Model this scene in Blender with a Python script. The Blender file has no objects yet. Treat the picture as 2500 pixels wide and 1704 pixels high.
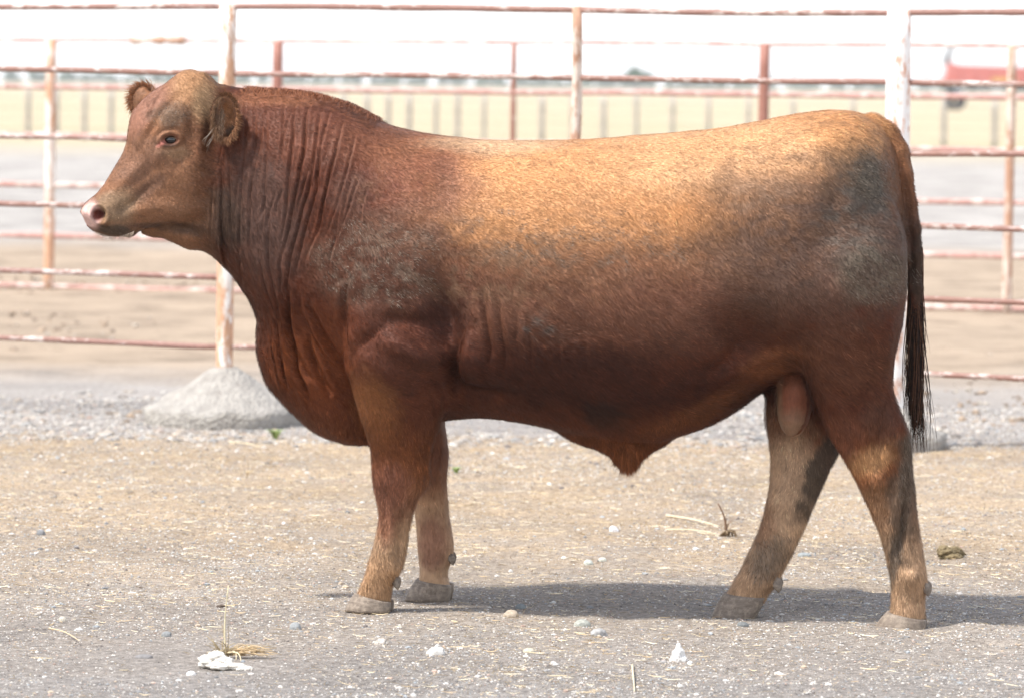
import bpy, math, random, time
import numpy as np
T0 = time.time()
sc = bpy.context.scene
rng = np.random.default_rng(7); random.seed(7)
PI = math.pi
# ------------------------------------------------------------------ camera
F_PX, K = 11440.0, 2500/2324.0            # focal length in photo pixels; traced outlines use a 2324 px wide copy
PITCH, ROLL = 3.25, 0.6
CAM = np.array([0.0, -13.0, 1.458])
def rotm(pitch, roll):
    a = math.radians(90-pitch); b = math.radians(roll)
    Rx = np.array([[1,0,0],[0,math.cos(a),-math.sin(a)],[0,math.sin(a),math.cos(a)]])
    Rz = np.array([[math.cos(b),-math.sin(b),0],[math.sin(b),math.cos(b),0],[0,0,1]])
    return Rx@Rz
R = rotm(PITCH, ROLL)
cam_d = bpy.data.cameras.new('camera'); cam = bpy.data.objects.new('camera', cam_d)
sc.collection.objects.link(cam); sc.camera = cam
from mathutils import Matrix, Vector
M4 = Matrix([list(R[0])+[CAM[0]], list(R[1])+[CAM[1]], list(R[2])+[CAM[2]], [0,0,0,1]])
cam.matrix_world = M4
cam_d.sensor_width = 36; cam_d.lens = 36*F_PX/2500
cam_d.clip_start = 0.1; cam_d.clip_end = 20000
cam_d.dof.use_dof = True; cam_d.dof.focus_distance = 12.85; cam_d.dof.aperture_fstop = 5.6
# ------------------------------------------------------------------ light
SUN = np.array([-0.50, -0.27, 0.86]); SUN /= np.linalg.norm(SUN)
ELEV = math.asin(SUN[2]); AZ = math.atan2(SUN[0], SUN[1])
world = bpy.data.worlds.new('World'); sc.world = world; world.use_nodes = True
wn = world.node_tree; bg = wn.nodes['Background']
sky = wn.nodes.new('ShaderNodeTexSky'); sky.sky_type = 'NISHITA'; sky.sun_disc = False
sky.sun_elevation = ELEV; sky.sun_rotation = AZ % (2*PI); sky.air_density = 1.0; sky.dust_density = 1.0; sky.ozone_density = 1.0
# thin bright cloud and haze lighten the sky towards the horizon
tc = wn.nodes.new('ShaderNodeTexCoord'); sx = wn.nodes.new('ShaderNodeSeparateXYZ'); wn.links.new(tc.outputs['Generated'], sx.inputs[0])
nzw = wn.nodes.new('ShaderNodeTexNoise'); nzw.inputs['Scale'].default_value = 2.2; nzw.inputs['Detail'].default_value = 5; wn.links.new(tc.outputs['Generated'], nzw.inputs['Vector'])
rz = wn.nodes.new('ShaderNodeValToRGB'); rz.color_ramp.elements[0].position = 0.0; rz.color_ramp.elements[0].color = (1, 1, 1, 1); rz.color_ramp.elements[1].position = 0.75; rz.color_ramp.elements[1].color = (.25, .25, .25, 1)
wn.links.new(sx.outputs['Z'], rz.inputs[0])
mw = wn.nodes.new('ShaderNodeMix'); mw.data_type = 'RGBA'; mw.inputs[7].default_value = (6.2, 6.2, 6.3, 1)
mm = wn.nodes.new('ShaderNodeMath'); mm.operation = 'MULTIPLY_ADD'; mm.inputs[1].default_value = 0.5; wn.links.new(nzw.outputs['Fac'], mm.inputs[0]); mm.inputs[2].default_value = 0.72
m3 = wn.nodes.new('ShaderNodeMath'); m3.operation = 'MULTIPLY'; m3.use_clamp = True; wn.links.new(mm.outputs[0], m3.inputs[0]); wn.links.new(rz.outputs[0], m3.inputs[1])
wn.links.new(m3.outputs[0], mw.inputs[0]); wn.links.new(sky.outputs[0], mw.inputs[6])
wn.links.new(mw.outputs[2], bg.inputs[0]); bg.inputs[1].default_value = 0.15
sl = bpy.data.lights.new('sun', 'SUN'); so = bpy.data.objects.new('sun', sl); sc.collection.objects.link(so)
sl.energy = 3.2; sl.angle = math.radians(4.0); sl.color = (1.0, 0.95, 0.88)
so.rotation_euler = Vector(SUN).to_track_quat('Z', 'Y').to_euler()
sc.view_settings.view_transform = 'Standard'; sc.view_settings.look = 'None'
sc.view_settings.exposure = 0.92; sc.view_settings.gamma = 1.0; sc.view_settings.use_curve_mapping = False

# ------------------------------------------------------------------ helpers
def dirs(px, py):
    px = np.asarray(px, float); py = np.asarray(py, float)
    v = np.stack([(px*K-1250)/F_PX, -(py*K-852)/F_PX, -np.ones_like(px+py)], -1)
    return v@R.T
def G(px, py, z=0.0):                     # ray onto the ground
    v = dirs(px, py); t = (z-CAM[2])/v[..., 2]
    return CAM + t[..., None]*v
def W(px, py, Y):                         # ray onto the plane y = Y
    v = dirs(px, py); t = (Y-CAM[1])/v[..., 1]
    return CAM + t[..., None]*v
YAW = -math.atan(0.14); ORG = np.array([0.0, -0.06, 0.0])
E1 = np.array([math.cos(YAW), math.sin(YAW), 0]); E2 = np.array([-math.sin(YAW), math.cos(YAW), 0])
def T(px, py, y=0.0):                     # traced point -> (x, z) in the bull's own frame on its plane y
    v = dirs(px, py); y = np.asarray(y, float)
    t = (y - (CAM-ORG)@E2)/(v@E2)
    P = CAM + t[..., None]*v - ORG
    return P@E1, P[..., 2]

def hash3(ix, iy, iz, s=0):
    h = (ix.astype(np.int64)*374761393 + iy.astype(np.int64)*668265263 + iz.astype(np.int64)*2147483647 + s*974711) & 0xffffffff
    h = ((h ^ (h >> 13))*1274126177) & 0xffffffff
    return ((h ^ (h >> 16)) & 0xffffff)/float(0xffffff)
def vnoise(x, y, z=None, s=0):
    x = np.asarray(x, float); y = np.asarray(y, float); z = np.zeros_like(x) if z is None else np.asarray(z, float)
    ix, iy, iz = np.floor(x), np.floor(y), np.floor(z)
    fx, fy, fz = x-ix, y-iy, z-iz
    fx, fy, fz = [t*t*(3-2*t) for t in (fx, fy, fz)]
    r = 0
    for a in (0, 1):
        for b in (0, 1):
            for c in (0, 1):
                w = (fx if a else 1-fx)*(fy if b else 1-fy)*(fz if c else 1-fz)
                r = r + w*hash3(ix+a, iy+b, iz+c, s)
    return r*2-1
def fbm(x, y, z=None, s=0, o=4):
    r = 0; a = 1.0; f = 1.0; t = 0
    for k in range(o):
        r = r + a*vnoise(x*f, y*f, None if z is None else z*f, s+k*17); t += a; a *= 0.5; f *= 2.03
    return r/t
def sstep(a, b, x):
    t = np.clip((x-a)/(b-a), 0, 1); return t*t*(3-2*t)

def mesh_obj(name, verts, tris=None, quads=None, mat=None, parent=None, smooth=True, cols=None, polys=None):
    me = bpy.data.meshes.new(name)
    verts = np.asarray(verts, np.float32)
    fl = []; n = []
    if polys is not None:
        for p in polys: fl.extend(p); n.append(len(p))
        fl = np.array(fl, np.int32); n = np.array(n, np.int32)
    else:
        parts = []; ns = []
        if quads is not None and len(quads): parts.append(np.asarray(quads, np.int32).ravel()); ns.append(np.full(len(quads), 4, np.int32))
        if tris is not None and len(tris): parts.append(np.asarray(tris, np.int32).ravel()); ns.append(np.full(len(tris), 3, np.int32))
        fl = np.concatenate(parts); n = np.concatenate(ns)
    me.vertices.add(len(verts)); me.vertices.foreach_set('co', verts.ravel())
    me.loops.add(len(fl)); me.loops.foreach_set('vertex_index', fl)
    me.polygons.add(len(n)); me.polygons.foreach_set('loop_start', np.concatenate([[0], np.cumsum(n)[:-1]]).astype(np.int32))
    me.update(calc_edges=True)
    me.polygons.foreach_set('use_smooth', np.full(len(n), smooth, bool))
    if cols is not None:
        at = me.color_attributes.new('col', 'FLOAT_COLOR', 'POINT')
        c = np.ones((len(verts), 4), np.float32); c[:, :cols.shape[1]] = cols
        at.data.foreach_set('color', c.ravel())
    if mat: me.materials.append(mat)
    o = bpy.data.objects.new(name, me); sc.collection.objects.link(o)
    if parent: o.parent = parent
    return o
def tag(o, label=None, cat=None, group=None, kind=None):
    if label: o['label'] = label
    if cat: o['category'] = cat
    if group: o['group'] = group
    if kind: o['kind'] = kind
    return o
def empty(name, loc, rz=0):
    o = bpy.data.objects.new(name, None); sc.collection.objects.link(o); o.location = loc; o.rotation_euler = (0, 0, rz); o.empty_display_size = 0.1
    return o

class NT:                                 # small node-tree writer
    def __init__(s, name):
        s.m = bpy.data.materials.new(name); s.m.use_nodes = True; s.t = s.m.node_tree; s.b = s.t.nodes['Principled BSDF']
    def n(s, typ, **k):
        x = s.t.nodes.new(typ)
        for a, v in k.items(): setattr(x, a, v)
        return x
    def l(s, a, b): s.t.links.new(a, b)
    def coord(s, scale=(1, 1, 1), kind='Object'):
        c = s.n('ShaderNodeTexCoord'); m = s.n('ShaderNodeMapping'); m.inputs['Scale'].default_value = scale
        s.l(c.outputs[kind], m.inputs[0]); return m.outputs[0]
    def geo(s, scale=(1, 1, 1)):
        c = s.n('ShaderNodeNewGeometry'); m = s.n('ShaderNodeMapping'); m.inputs['Scale'].default_value = scale
        s.l(c.outputs['Position'], m.inputs[0]); return m.outputs[0]
    def noise(s, vec, sc_, det=4, rough=.55, dist=0):
        x = s.n('ShaderNodeTexNoise'); x.inputs['Scale'].default_value = sc_; x.inputs['Detail'].default_value = det
        x.inputs['Roughness'].default_value = rough; x.inputs['Distortion'].default_value = dist; s.l(vec, x.inputs['Vector']); return x.outputs['Fac']
    def voro(s, vec, sc_, out='Distance'):
        x = s.n('ShaderNodeTexVoronoi'); x.inputs['Scale'].default_value = sc_; s.l(vec, x.inputs['Vector']); return x.outputs[out]
    def ramp(s, fac, stops, inter='LINEAR'):
        x = s.n('ShaderNodeValToRGB'); cr = x.color_ramp; cr.interpolation = inter
        while len(cr.elements) < len(stops): cr.elements.new(0.5)
        for e, (p, c) in zip(cr.elements, stops):
            e.position = p; e.color = (c, c, c, 1) if not isinstance(c, tuple) else (*c, 1)
        s.l(fac, x.inputs[0]); return x.outputs[0]
    def mix(s, f, a, b, mode='MIX'):
        x = s.n('ShaderNodeMix', data_type='RGBA', blend_type=mode)
        for v, i in ((f, 0), (a, 6), (b, 7)):
            if isinstance(v, (int, float)): x.inputs[i].default_value = v
            elif isinstance(v, tuple): x.inputs[i].default_value = (*v, 1)
            else: s.l(v, x.inputs[i])
        return x.outputs[2]
    def math(s, op, a, b=0):
        x = s.n('ShaderNodeMath', operation=op)
        for v, i in ((a, 0), (b, 1)):
            if isinstance(v, (int, float)): x.inputs[i].default_value = v
            else: s.l(v, x.inputs[i])
        return x.outputs[0]
    def attr(s, name='col', out='Color'):
        x = s.n('ShaderNodeAttribute'); x.attribute_name = name; return x.outputs[out]
    def bump(s, h, st=.5, dist=.01):
        x = s.n('ShaderNodeBump'); x.inputs['Strength'].default_value = st; x.inputs['Distance'].default_value = dist
        s.l(h, x.inputs['Height']); s.l(x.outputs[0], s.b.inputs['Normal'])
    def done(s, col, rough=.8, spec=.3, metal=0):
        if isinstance(col, tuple): s.b.inputs['Base Color'].default_value = (*col, 1)
        else: s.l(col, s.b.inputs['Base Color'])
        if isinstance(rough, (int, float)): s.b.inputs['Roughness'].default_value = rough
        else: s.l(rough, s.b.inputs['Roughness'])
        s.b.inputs['Specular IOR Level'].default_value = spec; s.b.inputs['Metallic'].default_value = metal
        return s.m

# ------------------------------------------------------------------ ground
def mat_ground():
    m = NT('ground'); p = m.geo()
    sep = m.n('ShaderNodeSeparateXYZ'); m.l(p, sep.inputs[0])
    big = m.noise(p, .35, 4, .6); mid = m.noise(p, 2.2, 5, .65); fine = m.noise(p, 38, 6, .75); speck = m.noise(p, 150, 3, .8)
    y = m.math('ADD', sep.outputs['Y'], m.math('MULTIPLY', m.math('SUBTRACT', big, .5), 2.2))
    y = m.math('ADD', y, m.math('MULTIPLY', m.math('SUBTRACT', mid, .5), 1.6))
    soil = m.mix(m.ramp(fine, [(.3, 0.0), (.7, 1.0)]), (.135, .12, .108), (.455, .42, .385))
    straw = m.mix(m.ramp(fine, [(.3, 0.0), (.7, 1.0)]), (.25, .185, .125), (.64, .485, .32))
    f = m.math('DIVIDE', m.math('ADD', y, 3.0), 12.0)      # -3..9 m
    sm = m.ramp(f, [(.10, 0.0), (.28, .38), (.42, .9), (.70, .95), (.755, 1.0), (.775, 0.05)])
    sm = m.math('MULTIPLY', sm, m.ramp(mid, [(.25, .35), (.6, 1.0)]))
    c = m.mix(sm, soil, straw)
    gravel = m.mix(m.ramp(fine, [(.3, 0.0), (.65, 1.0)]), (.22, .195, .175), (.50, .46, .42))
    c = m.mix(m.ramp(f, [(.755, 0.0), (.78, 1.0)]), c, gravel)
    # beyond the first fence: tan dirt, grey lane, dirt, pale lane, straw field
    yf = m.math('DIVIDE', sep.outputs['Y'], 130.0)
    n2 = m.math('MULTIPLY', m.math('SUBTRACT', m.noise(p, .5, 4, .6), .5), .03)
    yf2 = m.math('ADD', yf, n2)
    dirt = m.mix(m.ramp(m.noise(p, 1.6, 6, .72), [(.30, 0.0), (.50, 1.0)]), (.19, .145, .105), (.43, .335, .245))
    pale = m.mix(m.ramp(m.noise(p, .9, 6, .7), [(.3, 0.0), (.6, 1.0)]), (.30, .275, .25), (.45, .42, .385))
    field = m.mix(m.ramp(m.noise(p, .055, 4, .6), [(.52, 0.0), (.66, 1.0)]), (.50, .415, .275), (.38, .37, .23))
    c = m.mix(m.ramp(yf2, [(.068, 0.0), (.09, 1.0)]), c, dirt)
    c = m.mix(m.ramp(yf2, [(.205, 0.0), (.235, 1.0)]), c, pale)
    c = m.mix(m.ramp(yf2, [(.55, 0.0), (.74, 1.0)]), c, field)
    c = m.mix(1.0, c, m.ramp(m.noise(p, .9, 5, .62), [(.32, .80), (.55, 1.0), (.75, 1.12)]), 'MULTIPLY')
    dk = m.ramp(speck, [(.34, .45), (.48, 1.0), (.60, 1.0), (.70, 1.4)])
    c = m.mix(1.0, c, dk, 'MULTIPLY')
    m.bump(m.math('ADD', m.math('MULTIPLY', fine, .6), m.math('MULTIPLY', m.noise(p, 90, 4, .7), .4)), .9, .02)
    return m.done(c, .95, .15)
def axis(lo, hi, step, far, grow=1.35):
    a = list(np.arange(lo, hi+1e-6, step)); s = step
    while a[-1] < far: s *= grow; a.append(a[-1]+s)
    s = step
    while a[0] > -far: s *= grow; a.insert(0, a[0]-s)
    return np.array(a)
_rd = np.random.default_rng(19)
DENTS = [(float(a)*3.6-1.8, float(b)*6.5-1.9, float(c)*PI, .010+.010*float(d)) for a, b, c, d in _rd.random((80, 4))]
DENTS = [q for q in DENTS if min(math.hypot(q[0]+.3, q[1]+.1), math.hypot(q[0]-1.05, q[1]+.3), math.hypot(q[0]-.63, q[1]+.15), math.hypot(q[0]+.22, q[1]-.2)) > .26]
def ground_h(x, y):
    h = 0.007*fbm(x*1.3, y*1.3, s=3, o=3) - .004 + 0.006*fbm(x*7, y*7, s=5, o=3) + .010*fbm(x*3.2, y*2.6, s=6, o=2)*sstep(.25, .7, np.hypot((x+.3)/1.0, (y+.1)/1.0))*sstep(.25, .7, np.hypot(x-.8, y+.3))
    w = sstep(-6, -3.5, y)*(1-sstep(40, 90, y))*(1-sstep(8, 20, np.abs(x)))
    for px_, py_, a_, d_ in DENTS:
        u_ = ((x-px_)*math.cos(a_)+(y-py_)*math.sin(a_))/.065; v_ = (-(x-px_)*math.sin(a_)+(y-py_)*math.cos(a_))/.05; q_ = u_*u_+v_*v_; h = h-d_*np.exp(-q_*1.2)+.35*d_*np.exp(-(np.sqrt(q_)-1.7)**2*3)
    far = 0.05*fbm(x*.4, y*.4, s=9, o=3)*sstep(8, 14, y)
    return (h+far)*w
def build_ground():
    xs = axis(-2.2, 2.2, .025, 1400); ys = axis(-2.6, 7.5, .025, 1800)
    ys = ys[ys > -60]
    X, Y = np.meshgrid(xs, ys, indexing='ij'); Z = ground_h(X, Y)
    V = np.stack([X, Y, Z], -1).reshape(-1, 3); nx, ny = X.shape
    i = np.arange(nx*ny).reshape(nx, ny)
    q = np.stack([i[:-1, :-1], i[1:, :-1], i[1:, 1:], i[:-1, 1:]], -1).reshape(-1, 4)
    o = mesh_obj('ground', V, quads=q, mat=mat_ground()); tag(o, kind='structure')
build_ground()

ICO_V = np.array([(0,0,-1),(.72,-.53,-.45),(-.28,-.85,-.45),(-.89,0,-.45),(-.28,.85,-.45),(.72,.53,-.45),(.28,-.85,.45),(-.72,-.53,.45),(-.72,.53,.45),(.28,.85,.45),(.89,0,.45),(0,0,1)])
ICO_F = np.array([(0,1,2),(1,0,5),(0,2,3),(0,3,4),(0,4,5),(1,5,10),(2,1,6),(3,2,7),(4,3,8),(5,4,9),(1,10,6),(2,6,7),(3,7,8),(4,8,9),(5,9,10),(6,10,11),(7,6,11),(8,7,11),(9,8,11),(10,9,11)])
OCT_V = np.array([(1,0,0),(0,1,0),(-1,0,0),(0,-1,0),(0,0,1),(0,0,-1.0)])
OCT_F = np.array([(0,1,4),(1,2,4),(2,3,4),(3,0,4),(1,0,5),(2,1,5),(3,2,5),(0,3,5)])
def mat_vcol(name, rough=.85, spec=.3, bs=0, bd=.004):
    m = NT(name); c = m.attr()
    p = m.coord()
    c = m.mix(1.0, c, m.ramp(m.noise(p, 120, 4, .7), [(.3, .75), (.7, 1.2)]), 'MULTIPLY')
    if bs: m.bump(m.noise(p, bs, 5, .7), .6, bd)
    return m.done(c, rough, spec)
def scatter(N, ylo=-2.6, yhi=8.5, power=1.0):
    u = rng.random(N); y = ylo+(yhi-ylo)*u**power
    hw = (y+13)*0.118+.25
    return (rng.random(N)*2-1)*hw, y
STONE_COL = np.array([(.62,.58,.53),(.62,.60,.56),(.30,.29,.28),(.22,.22,.22),(.40,.36,.31),(.50,.40,.30),(.33,.35,.36),(.16,.14,.13),(.45,.33,.27)])
def build_gravel():
    V=[]; Fa=[]; C=[]; off=0
    for BV, BF, N, lo, hi in ((OCT_V, OCT_F, 210000, .0013, .0040), (ICO_V, ICO_F, 4200, .0042, .0100), (ICO_V, ICO_F, 2600, .006, .016)):
        x, y = scatter(N, power=1.1) if N != 2600 else scatter(N, 5.85, 9.0, 1.6); s = lo+(hi-lo)*rng.random(N)**3
        s *= 1+.35*np.clip(y, 0, 9)/6
        dens = fbm(x*1.2, y*.8, s=31, o=3)
        keep = rng.random(N) < (.72+(.9 if N != 2600 else 1.9)*dens)*np.where((y>5.9), 1.2, 1-.35*sstep(0, 3, y))
        x, y, s = x[keep], y[keep], s[keep]; N = len(x)
        a = rng.random(N)*2*PI
        P = BV[None]*(1+.35*(rng.random((N, len(BV), 1))-.5))*s[:, None, None]*np.stack([1+.5*rng.random(N), .7+.4*rng.random(N), .45+.4*rng.random(N)], -1)[:, None]
        ca, sa = np.cos(a)[:, None], np.sin(a)[:, None]
        Q = np.stack([P[..., 0]*ca-P[..., 1]*sa+x[:, None], P[..., 0]*sa+P[..., 1]*ca+y[:, None], P[..., 2]+(ground_h(x, y)+s*(.25 if lo < .004 else .05))[:, None]], -1)
        col = STONE_COL[rng.choice(len(STONE_COL), N, p=[.22,.15,.12,.06,.14,.10,.09,.06,.06])]*(.75+.4*rng.random((N, 1)))
        if N and lo == .006: col = col*.45+np.array([.33, .30, .265])*.55
        V.append(Q.reshape(-1, 3)); Fa.append((BF[None]+(np.arange(N)*len(BV))[:, None, None]+off).reshape(-1, 3))
        C.append(np.repeat(col, len(BV), 0)); off += N*len(BV)
    o = mesh_obj('gravel', np.concatenate(V), tris=np.concatenate(Fa), mat=mat_vcol('gravel', .85, .3), smooth=False, cols=np.concatenate(C))
    tag(o, 'loose mixed grey and white gravel scattered over the pen floor', 'gravel', kind='stuff')
def build_straw():
    N = 52000
    x, y = scatter(N, power=.95)
    dens = fbm(x*.9, y*.7, s=51, o=3)
    keep = rng.random(N) < (.34+.9*dens+.60*sstep(-1.0, 2.2, y))*(1-.85*sstep(5.7, 6.1, y))
    x, y = x[keep], y[keep]; N = len(x)
    L = .005+.050*rng.random(N)**4.5; w = .0004+.0006*rng.random(N)
    a = rng.random(N)*2*PI; bend = (rng.random(N)-.5)*.55
    S = 4; V = np.zeros((N, S, 2, 3)); hz_ = rng.random(N)
    for k in range(S):
        t = k/(S-1)-.5; ang = a+bend*t
        cx = x+np.cos(ang)*L*t*2*.5; cy = y+np.sin(ang)*L*t*2*.5
        cz = ground_h(cx, cy)+.002+.004*hz_*(1+np.sin(k*1.2+a))
        nx_, ny_ = -np.sin(ang), np.cos(ang); ww = w*(1 if 0 < k < S-1 else .5)
        V[:, k, 0] = np.stack([cx+nx_*ww, cy+ny_*ww, cz-ww*.6], -1); V[:, k, 1] = np.stack([cx-nx_*ww, cy-ny_*ww, cz+ww*.9], -1)
    i = np.arange(N*S*2).reshape(N, S, 2)
    q = np.stack([i[:, :-1, 0], i[:, 1:, 0], i[:, 1:, 1], i[:, :-1, 1]], -1).reshape(-1, 4)
    base = np.array([(.72,.58,.36),(.80,.70,.50),(.55,.40,.22),(.42,.31,.19)])[rng.choice(4, N, p=[.35,.3,.2,.15])]*(.8+.35*rng.random((N, 1)))
    o = mesh_obj('straw', V.reshape(-1, 3), quads=q, mat=mat_vcol('straw', .7, .3), smooth=False, cols=np.repeat(base, S*2, 0))
    tag(o, 'short broken bits of dry straw lying across the pen floor', 'straw', kind='stuff')
build_gravel(); build_straw()

# ------------------------------------------------------------------ fences
def tube(P, r, n=10, caps=True, wob=0.0, seed=0, flat=1.0):
    P = np.asarray(P, float); m = len(P); r = np.broadcast_to(np.asarray(r, float), (m,))
    d = np.gradient(P, axis=0); d /= np.linalg.norm(d, axis=1)[:, None]
    up = np.array([0, 0, 1.0]) if abs(d[0, 2]) < .8 else np.array([0, 1.0, 0])
    s = np.cross(d, up); s /= np.linalg.norm(s, axis=1)[:, None]; u = np.cross(s, d)
    a = np.arange(n)/n*2*PI
    rr = r[:, None]*(1+wob*vnoise(np.arange(m)[:, None]*.7+a*0, np.cos(a)*2+seed+np.zeros((m, 1)), s=seed)) if wob else np.repeat(r[:, None], n, 1)
    V = P[:, None]+s[:, None]*(np.cos(a)[None, :, None]*rr[..., None])+u[:, None]*(np.sin(a)[None, :, None]*rr[..., None]*flat)
    V = V.reshape(-1, 3); i = np.arange(m*n).reshape(m, n); j = np.roll(i, -1, 1)
    q = np.stack([i[:-1], j[:-1], j[1:], i[1:]], -1).reshape(-1, 4)
    polys = [tuple(int(v) for v in f) for f in q]
    if caps: polys += [tuple(int(v) for v in i[0][::-1]), tuple(int(v) for v in i[-1])]
    return V, polys
def tube_obj(name, P, r, mat, parent, n=10, **k):
    V, p = tube(P, r, n, **k); return mesh_obj(name, V, polys=p, mat=mat, parent=parent)
def mat_pipe(name, white, primer=(.24, .135, .11), whitec=(.62, .53, .49), rust=(.24, .125, .085), sc_=(1, 1, 1), blue=0):
    m = NT(name); p = m.geo(sc_)
    n1 = m.noise(p, 14, 8, .78); n2 = m.noise(p, 40, 5, .7); n3 = m.noise(p, 2.6, 4, .65)
    c = m.mix(m.ramp(n2, [(.35, 0.0), (.65, 1.0)]), primer, tuple(min(1, v*1.45) for v in primer))
    c = m.mix(m.ramp(n3, [(.45, 0.0), (.7, .8)]), c, rust)
    e = m.math('ADD', n1, m.math('MULTIPLY', m.math('SUBTRACT', n3, .5), .55))
    c = m.mix(m.ramp(e, [(1-white-.05, 0.0), (1-white+.05, 1.0)]), c, whitec)
    m.bump(m.math('ADD', n1, n2), .4, .004)
    return m.done(c, .6, .35)
M_rail = mat_pipe('rail_paint', .40, sc_=(1.2, 1.2, 3)); M_rail2 = mat_pipe('rail_primer', .47, sc_=(1.0, 1.0, 3))
M_far = mat_pipe('far_rail', .45, primer=(.40, .23, .20), whitec=(.66, .55, .50), sc_=(.6, .6, 1))
M_postw = mat_pipe('post_white', .49, rust=(.38, .20, .10), primer=(.46, .27, .17), whitec=(.80, .76, .71), sc_=(1.6, 1.6, .5))
M_postr2 = mat_pipe('post_rust_far', .34, rust=(.27, .13, .09), primer=(.27, .125, .095), whitec=(.60, .47, .40), sc_=(2, 2, .8))
M_postww = mat_pipe('post_whitest', .57, rust=(.5, .25, .12), primer=(.5, .25, .15), whitec=(.85, .84, .82), sc_=(2, 2, .7))
M_postr = mat_pipe('post_rust', .47, rust=(.33, .17, .10), primer=(.36, .21, .14), whitec=(.66, .56, .48), sc_=(2, 2, .8))
def mat_concrete():
    m = NT('concrete'); p = m.geo(); n = m.noise(p, 14, 6, .7); v = m.voro(p, 55)
    c = m.mix(m.ramp(n, [(.3, 0.0), (.7, 1.0)]), (.27, .25, .225), (.43, .405, .365))
    c = m.mix(m.ramp(m.noise(p, 60, 3, .7), [(.62, 0.0), (.72, .7)]), c, (.14, .13, .12))
    m.bump(m.math('ADD', n, m.math('MULTIPLY', v, .5)), .9, .02); return m.done(c, .9, .2)
M_conc = mat_concrete()

def line_pt(A, B, t): return A+(B-A)*t
def build_fence_near():
    root = empty('pipe_fence', (0, 6.5, 0)); rp = np.array([0, 6.5, 0])
    tag(root, 'weathered six rail pipe fence right behind the bull, with concrete footings', 'fence')
    YL, YR = 7.35, 5.75
    rails = [(12, 30), (160, 192), (310, 356), (462, 519), (616, 686), (768, 856)]
    def at_px(A, B, px):                     # where the straight rail A-B shows at column px
        t = (px)/2324.0
        for _ in range(6):
            P = A+(B-A)*t; v = R.T@(P-CAM); cur = (v[0]/-v[2]*F_PX+1250)/K; t += (px-cur)/2324
        return t
    posts = [(-800, .033, M_postw), (518, .0365, M_postw), (1311, .020, M_postr), (2042, .050, M_postww), (2900, .035, M_postw)]
    ends = []
    for k, (yl, yr) in enumerate(rails):
        A = W(0, yl, YL); B = W(2324, yr, YR); ends.append((A, B))
        ts = [at_px(A, B, p[0]) for p in posts]
        for j in range(len(ts)-1):
            t = np.linspace(ts[j], ts[j+1], 24); P = A+(B-A)*t[:, None]
            sag = np.sin(np.linspace(0, PI, 24))*(.008*(rng.random()-.5)*2)
            P[:, 2] += sag + .004*fbm(P[:, 0]*2+k*9, P[:, 0]*0, s=k, o=2)
            P[:, 2] += 0 if k != 3 else .0
            tube_obj('rail', P-rp, .0125 if k else .0135, M_rail if (k+j) % 2 else M_rail2, root, 10, wob=.18, seed=k*7+j)
    A, B = ends[0]
    for px, r, mt in posts:
        t = at_px(A, B, px); P = A+(B-A)*t; top = P[2]+.012
        n = 16; zz = np.linspace(-.1, top, n); C = np.stack([np.full(n, P[0]), np.full(n, P[1]), zz], -1)
        C[:, 0] += (zz-top)*(.004) if px != 1311 else (zz-top)*.006+.004*np.sin(zz*6)
        rad = np.full(n, r)
        o = tube_obj('post', C-rp, rad, mt, root, 18, wob=.05 if px != 1311 else .3, seed=int(abs(px)))
        cap = None
        # concrete footing cone
        if px != 1311: foot_mound('footing', P[0], P[1], *((.385, .19) if px != 2042 else (.24, .12)), root, rp, int(abs(px)))
    return ends
def foot_mound(name, cx, cy, rad, h, root, rp, seed):
    n, m = 40, 14; V = []; 
    for i in range(m):
        t = i/(m-1)
        for j in range(n):
            a = j/n*2*PI; rr = .05+(rad-.05)*t**1.02*(1+.0*t)
            rr *= 1+.16*float(fbm(np.array([math.cos(a)*1.7+seed]), np.array([math.sin(a)*1.7]), s=seed, o=3)[0])*t
            z = h*(1-t)**1.12+.045
            if i == m-2: z = .048+.012*math.sin(j*1.9)
            if i == m-1: z = -.03; rr *= .86
            z += .013*float(fbm(np.array([math.cos(a)*rr*12]), np.array([math.sin(a)*rr*12]), s=seed+3, o=3)[0])*(i > 0)
            V.append((cx+math.cos(a)*rr-rp[0], cy+math.sin(a)*rr-rp[1], z))
    polys = [(i*n+j, i*n+(j+1) % n, (i+1)*n+(j+1) % n, (i+1)*n+j) for i in range(m-1) for j in range(n)]
    V = np.array(V); V = V[:]; polys = [p[::-1] for p in polys]
    polys.append(tuple(range(n)))
    return mesh_obj(name, V, polys=polys, mat=M_conc, parent=root)
build_fence_near()
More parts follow.
